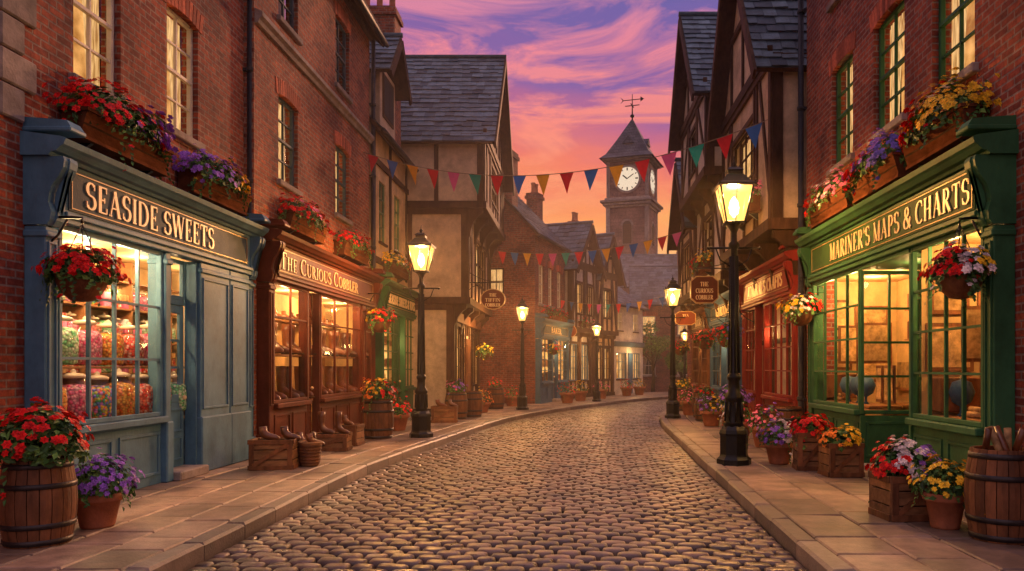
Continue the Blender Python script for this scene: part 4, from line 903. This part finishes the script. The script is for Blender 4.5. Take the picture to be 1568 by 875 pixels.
basket(-4.62,7.3,2.36,.27,RED,-.30,750,120); basket(3.58,7.35,2.38,.26,['fred','fwhite','fyellow'],.26,750,110)
basket(-4.45,17.6,2.55,.3,['fyellow','fred'],-.3,380,70); basket(3.62,12.75,2.42,.27,['fyellow','fwhite','fred'],.28,500,100)
basket(-3.1,26.0,2.0,.28,['fyellow'],-.5,250,40); basket(3.35,17.6,2.2,.28,['fred','fblue'],.6,300,50); basket(3.2,19.8,2.2,.28,['fred'],.7,260,45); basket(3.2,24.5,2.1,.26,['fred','fyellow'],.7,200,40)
basket(-.95,30.6,2.2,.25,['fyellow','fred'],-.2,200,40)
flower_barrel(-4.2,6.1,.26,.66,RED,1000,85,.31); flower_pot(-4.12,6.72,.19,.29,['fpurple'],520,95,1.15,.032)
flower_barrel(-3.82,15.0,.29,.75,['forange','fyellow','fred'],360,70,.28); flower_pot(-3.9,16.9,.25,.35,RED,260,50); flower_barrel(-3.2,20.6,.3,.7,['fpink','fpurple'],260,30,.25)
flower_pot(-2.9,23.6,.26,.3,['fyellow','forange'],200,50); flower_barrel(-2.7,25.6,.3,.7,['fred'],200,20,.2); flower_pot(-2.3,27.3,.26,.35,['fred'],160,20)
flower_crate(2.98,7.15,.46,.40,.40,['fred','fwhite','fpurple'],.1,800,120,.26); flower_pot(3.13,6.68,.17,.30,['fyellow'],460,60,1.1,.032)
flower_crate(3.32,9.9,.42,.38,.42,['forange','fyellow'],.05,330,60,.17); flower_crate(3.12,10.5,.4,.36,.5,['fred'],-.1,380,80,.2)
flower_pot(2.85,11.1,.2,.3,['fpurple','fwhite'],330,80,1.1); flower_pot(3.2,13.4,.24,.35,['fpink','fpurple'],260,50); flower_pot(3.0,14.6,.24,.35,['fwhite','fred'],260,50); flower_barrel(3.3,16.4,.28,.6,['fpurple'],260,60,.3); flower_pot(3.1,18.2,.25,.35,['fpurple','fyellow'],220,50); flower_barrel(3.25,19.9,.3,.6,['fred'],200,20,.2); flower_pot(3.2,22.3,.28,.4,['fpink'],200,40); flower_barrel(3.3,24.6,.3,.7,['fyellow'],160,20,.25)
for i,(x,y) in enumerate(((-.4,29.6),(.1,31.5),(1.0,33.8),(2.3,37),(3.0,38.3))): flower_pot(x,y,.28,.4,[['fred'],['fyellow'],['fpink']][i%3],150,25)
mb=MB(); barrel(mb,.27,.72); 
for i in range(5): mb.tube([(-.1+.05*i,R.uniform(-.1,.1),.68),(-.12+.06*i,R.uniform(-.1,.1),.88)],.028,'paper' if i%2 else 'leath')
mb.obj('barrel',loc=(3.38,6.25,PZ))
mb=MB(); barrel(mb,.3,.68); mb.obj('barrel',loc=(3.62,13.6,PZ)); mb=MB(); barrel(mb,.3,.75); mb.obj('barrel',loc=(3.4,21.3,PZ)); mb=MB(); barrel(mb,.27,.7); mb.obj('barrel',loc=(-2.9,21.6,PZ))
def shoe_crate(x,y,w,d,h,rot,n,low=True):
    g=G('shoe_crate',(x,y,PZ),rot); a=MB(); crate(a,w,d,h); g.part('crate',a); b=MB()
    for i in range(n): boot(b,-w*.3+w*.5*i/max(n-1,1),R.uniform(-.08,.08),h*.9,1.0,R.uniform(-.6,.4),low)
    g.part('boots',b)
shoe_crate(-4.1,10.6,.55,.42,.40,.12,2); shoe_crate(-3.98,11.35,.32,.32,.24,-.25,1); shoe_crate(-4.05,12.9,.55,.42,.28,.1,2,False); shoe_crate(-4.0,13.75,.36,.36,.36,-.1,1)
shoe_crate(-3.3,19.4,.6,.45,.4,.1,2)
g=G('wicker_basket',(-3.72,10.85,PZ+.0)); a=MB(); a.lathe([(.11,0),(.13,.02),(.165,.30),(.175,.32),(.165,.34),(.15,.3),(.01,.28)],(0,0,0),18,'wood2'); 
for z in range(6): a.lathe([(.134+.0055*z,.04+z*.045),(.146+.0055*z,.055+z*.045),(.138+.0055*z,.07+z*.045)],(0,0,0),18,'wood',True,False)
boot(a,0,0,.26,.9,.5,True); boot(a,.03,.06,.28,.9,1.8,True); g.part('basket',a)
def hsign(x,y,z,w,h,arm,txt,oval):
    g=G('hanging_shop_sign',(x,y,z)); a=MB()
    pts=[(w/2*math.cos(6.28318*i/28),h/2*math.sin(6.28318*i/28)) for i in range(28)] if oval else [(-w/2,-h*.32),(-w*.3,-h/2),(w*.3,-h/2),(w/2,-h*.32),(w/2,h*.32),(w*.3,h/2),(-w*.3,h/2),(-w/2,h*.32)]
    n=len(pts); 
    for s,yy,m in ((1,.025,'goldt'),(.92,.032,'maroon')):
        a.add([(p*s,-yy,q*s) for p,q in pts]+[(p*s,yy,q*s) for p,q in pts],[list(range(n)),list(range(2*n-1,n-1,-1))]+[[i,(i+1)%n,n+(i+1)%n,n+i] for i in range(n)],m)
    for k,t in enumerate(txt): lettering(a,t,0,h*.12-k*h*.24,-.033,h*.16,'gold',w*.62 if k else w*.3)
    for q in (-w*.25,w*.25): a.tube([(q,0,h/2-.05),(q,0,h/2+.18)],.007,'iron',5)
    a.tube([(-w*.4 if arm>0 else w*.4,0,h/2+.18),(arm,0,h/2+.18)],.017,'iron',6); a.tube([(arm,0,h/2+.5),(arm*.5,0,h/2+.3),(0,0,h/2+.19)],.011,'iron',6); a.tube([(arm,0,h/2-.1),(arm*.8,0,h/2+.05),(arm*.4,0,h/2+.17)],.011,'iron',6); g.part('sign_and_bracket',a)
hsign(-2.45,22.6,3.45,.72,.6,-.75,['THE','TIFFIN','COBBLER'],True); hsign(2.95,18.3,3.3,.66,.64,1.15,['THE','CURIOUS','COBBLER'],False); hsign(3.1,22.6,2.9,.6,.4,1.0,['TEA'],False); hsign(-.3,33,3.0,.5,.5,-.4,['INN'],True)
def bunting(a,b,sag,n,w,h):
    a=V(a);b=V(b); mb=MB(); pt=lambda t:a.lerp(b,t)-V((0,0,4*sag*t*(1-t)))
    mb.tube([pt(i/40) for i in range(41)],.008,'rope',5); cs=['bred','bblue','byel','bred','bpink','bteal','bred','bblue','byel']
    d=(b-a).normalized(); side=V((-d.y,d.x,0))
    for i in range(n):
        t=(i+.5)/n; p0=pt(t-w/2/(b-a).length); p1=pt(t+w/2/(b-a).length); m=(p0+p1)/2; sw=side*R.uniform(-.1,.1); tip=m-V((0,0,h))+sw+d*R.uniform(-.03,.03)
        q0=p0.lerp(tip,.5)+side*R.uniform(-.03,.03); q1=p1.lerp(tip,.5)+side*R.uniform(-.03,.03)
        mb.add([p0,p1,q1,tip,q0],[(0,1,2,4),(4,2,3)],cs[i%len(cs)],True)
    mb.obj('bunting')
bunting((-4.9,17.9,6.4),(3.95,14.0,6.15),.85,18,.31,.42)
bunting((-2.72,26,5.35),(3.2,23.6,5.6),.32,14,.3,.42)
bunting((-.8,32.6,4.3),(3.9,27.1,4.2),.35,13,.28,.38)
def tree(x,y,H,r):
    g=G('tree',(x,y,0)); a=MB(); a.tube([(0,0,0),(.05,0,H*.25),(0,.05,H*.5),(.1,0,H*.8)],[.12,.09,.07,.03],'bark'); l=MB()
    for k in range(9):
        t=R.uniform(0,6.28); e=V((r*.7*math.cos(t),r*.7*math.sin(t),H*R.uniform(.5,.92))); a.tube([(0,0,H*R.uniform(.3,.5)),(e.x*.5,e.y*.5,e.z*.85),tuple(e)],[.05,.03,.012],'bark',6)
        plant(l,l,e,(r*.45,r*.45,r*.38),260,0,['fred'],0,.09,full=True)
    g.part('trunk_and_limbs',a); g.part('foliage',l)
tree(4.1,43,3.9,1.15); tree(5.6,42.5,2.6,.8)
# ------------------------------------------------------------ EVENING MIST (thin real haze filling the street)
m=bpy.data.materials.new('evening_mist'); m.use_nodes=True; nt=m.node_tree; nt.nodes.remove(nt.nodes['Principled BSDF'])
vs_=nd(nt,'ShaderNodeVolumeScatter',Density=.0048,Anisotropy=.5); vs_.inputs['Color'].default_value=(1,.82,.68,1); nt.links.new(vs_.outputs[0],nt.nodes['Material Output'].inputs['Volume'])
M['mist']=m
mb=MB(); mb.box(-8,14,10,60,-.05,8.0,'mist'); mb.obj('evening_mist')
# ------------------------------------------------------------ WORLD / SUN / CAMERA
sc=bpy.context.scene
wd=bpy.data.worlds.new('World'); sc.world=wd; wd.use_nodes=True; nt=wd.node_tree; L=nt.links.new; bg=nt.nodes['Background']
tc=nd(nt,'ShaderNodeTexCoord'); sp=nd(nt,'ShaderNodeSeparateXYZ'); L(tc.outputs['Generated'],sp.inputs[0])
mp=nd(nt,'ShaderNodeMapping'); mp.inputs['Scale'].default_value=(1.0,1.0,4.2); mp.inputs['Rotation'].default_value=(0,math.radians(8),0); L(tc.outputs['Generated'],mp.inputs[0])
n1=nd(nt,'ShaderNodeTexNoise',Scale=2.6,Detail=8,Roughness=.56,Distortion=.5); L(mp.outputs[0],n1.inputs[0])
ma=nd(nt,'ShaderNodeMath',operation='MULTIPLY_ADD'); L(n1.outputs[0],ma.inputs[0]); ma.inputs[1].default_value=.2; L(sp.outputs[2],ma.inputs[2])
ms=nd(nt,'ShaderNodeMath',operation='SUBTRACT'); L(ma.outputs[0],ms.inputs[0]); ms.inputs[1].default_value=.1
west=ramp(nt,ms.outputs[0],[(0,(1,.60,.20,1)),(.12,(1,.55,.17,1)),(.18,(1,.34,.10,1)),(.24,(.90,.20,.13,1)),(.295,(.55,.14,.25,1)),(.345,(.25,.12,.36,1)),(.43,(.16,.12,.38,1)),(.7,(.44,.30,.38,1)),(1,(.38,.29,.38,1))])
east=ramp(nt,ms.outputs[0],[(0,(.62,.38,.34,1)),(.25,(.52,.33,.35,1)),(.6,(.43,.30,.37,1)),(1,(.38,.29,.38,1))])
fy=nd(nt,'ShaderNodeMapRange'); fy.inputs[1].default_value=-.3; fy.inputs[2].default_value=.75; L(sp.outputs[1],fy.inputs[0])
skyc=mixc(nt,fy.outputs[0],east,west)
mp2=nd(nt,'ShaderNodeMapping'); mp2.inputs['Scale'].default_value=(1.7,1.7,6.5); mp2.inputs['Location'].default_value=(.3,.2,.4); mp2.inputs['Rotation'].default_value=(0,math.radians(-12),0); L(tc.outputs['Generated'],mp2.inputs[0])
n2=nd(nt,'ShaderNodeTexNoise',Scale=2.8,Detail=10,Roughness=.6,Distortion=.9); L(mp2.outputs[0],n2.inputs[0])
cm=ramp(nt,n2.outputs[0],[(.46,(0,0,0,1)),(.59,(1,1,1,1))])
cc=ramp(nt,sp.outputs[2],[(.05,(1,.66,.26,1)),(.2,(1,.38,.16,1)),(.29,(1,.28,.20,1)),(.38,(.92,.26,.30,1)),(.45,(.62,.24,.40,1)),(.5,(.5,.25,.42,1))])
cm2=nd(nt,'ShaderNodeMath',operation='MULTIPLY'); L(cm,cm2.inputs[0]); L(fy.outputs[0],cm2.inputs[1])
cm3=nd(nt,'ShaderNodeMath',operation='MULTIPLY'); L(cm2.outputs[0],cm3.inputs[0]); cm3.inputs[1].default_value=.85
skyc=mixc(nt,cm3.outputs[0],skyc,cc)
f1=nd(nt,'ShaderNodeMapRange'); f1.inputs[1].default_value=.46; f1.inputs[2].default_value=.8; f1.inputs[3].default_value=1; f1.inputs[4].default_value=1.55; L(sp.outputs[2],f1.inputs[0])  # brightens the sky overhead, out of view, as added fill light for the street
ns=nd(nt,'ShaderNodeTexSky'); ns.sky_type='NISHITA'; ns.sun_disc=False; ns.sun_elevation=math.radians(14); ns.sun_rotation=math.radians(17)
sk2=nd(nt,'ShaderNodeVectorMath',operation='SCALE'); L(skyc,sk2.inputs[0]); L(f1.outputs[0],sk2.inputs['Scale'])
sc1=nd(nt,'ShaderNodeVectorMath',operation='SCALE'); L(ns.outputs[0],sc1.inputs[0]); sc1.inputs['Scale'].default_value=.0008
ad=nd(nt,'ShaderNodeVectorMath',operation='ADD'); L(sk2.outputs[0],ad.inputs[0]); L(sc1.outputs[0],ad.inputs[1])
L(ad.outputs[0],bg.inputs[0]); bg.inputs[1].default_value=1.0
sl=bpy.data.lights.new('sun','SUN'); sl.energy=2.1; sl.angle=math.radians(6); sl.color=(1,.48,.25)
so=bpy.data.objects.new('sun',sl); sc.collection.objects.link(so); so.rotation_euler=V((math.sin(math.radians(17)),math.cos(math.radians(17)),math.tan(math.radians(14)))).to_track_quat('Z','Y').to_euler()
cam=bpy.data.cameras.new('camera'); co=bpy.data.objects.new('camera',cam); sc.collection.objects.link(co); sc.camera=co
co.location=(0,0,1.5); co.rotation_euler=(math.pi/2,0,0); cam.sensor_width=36; cam.lens=36*1200/1568; cam.shift_x=-101/1568; cam.shift_y=124.5/1568; cam.clip_end=1500; cam.clip_start=.05
sc.view_settings.view_transform='Standard'; sc.view_settings.look='None'; sc.view_settings.exposure=0
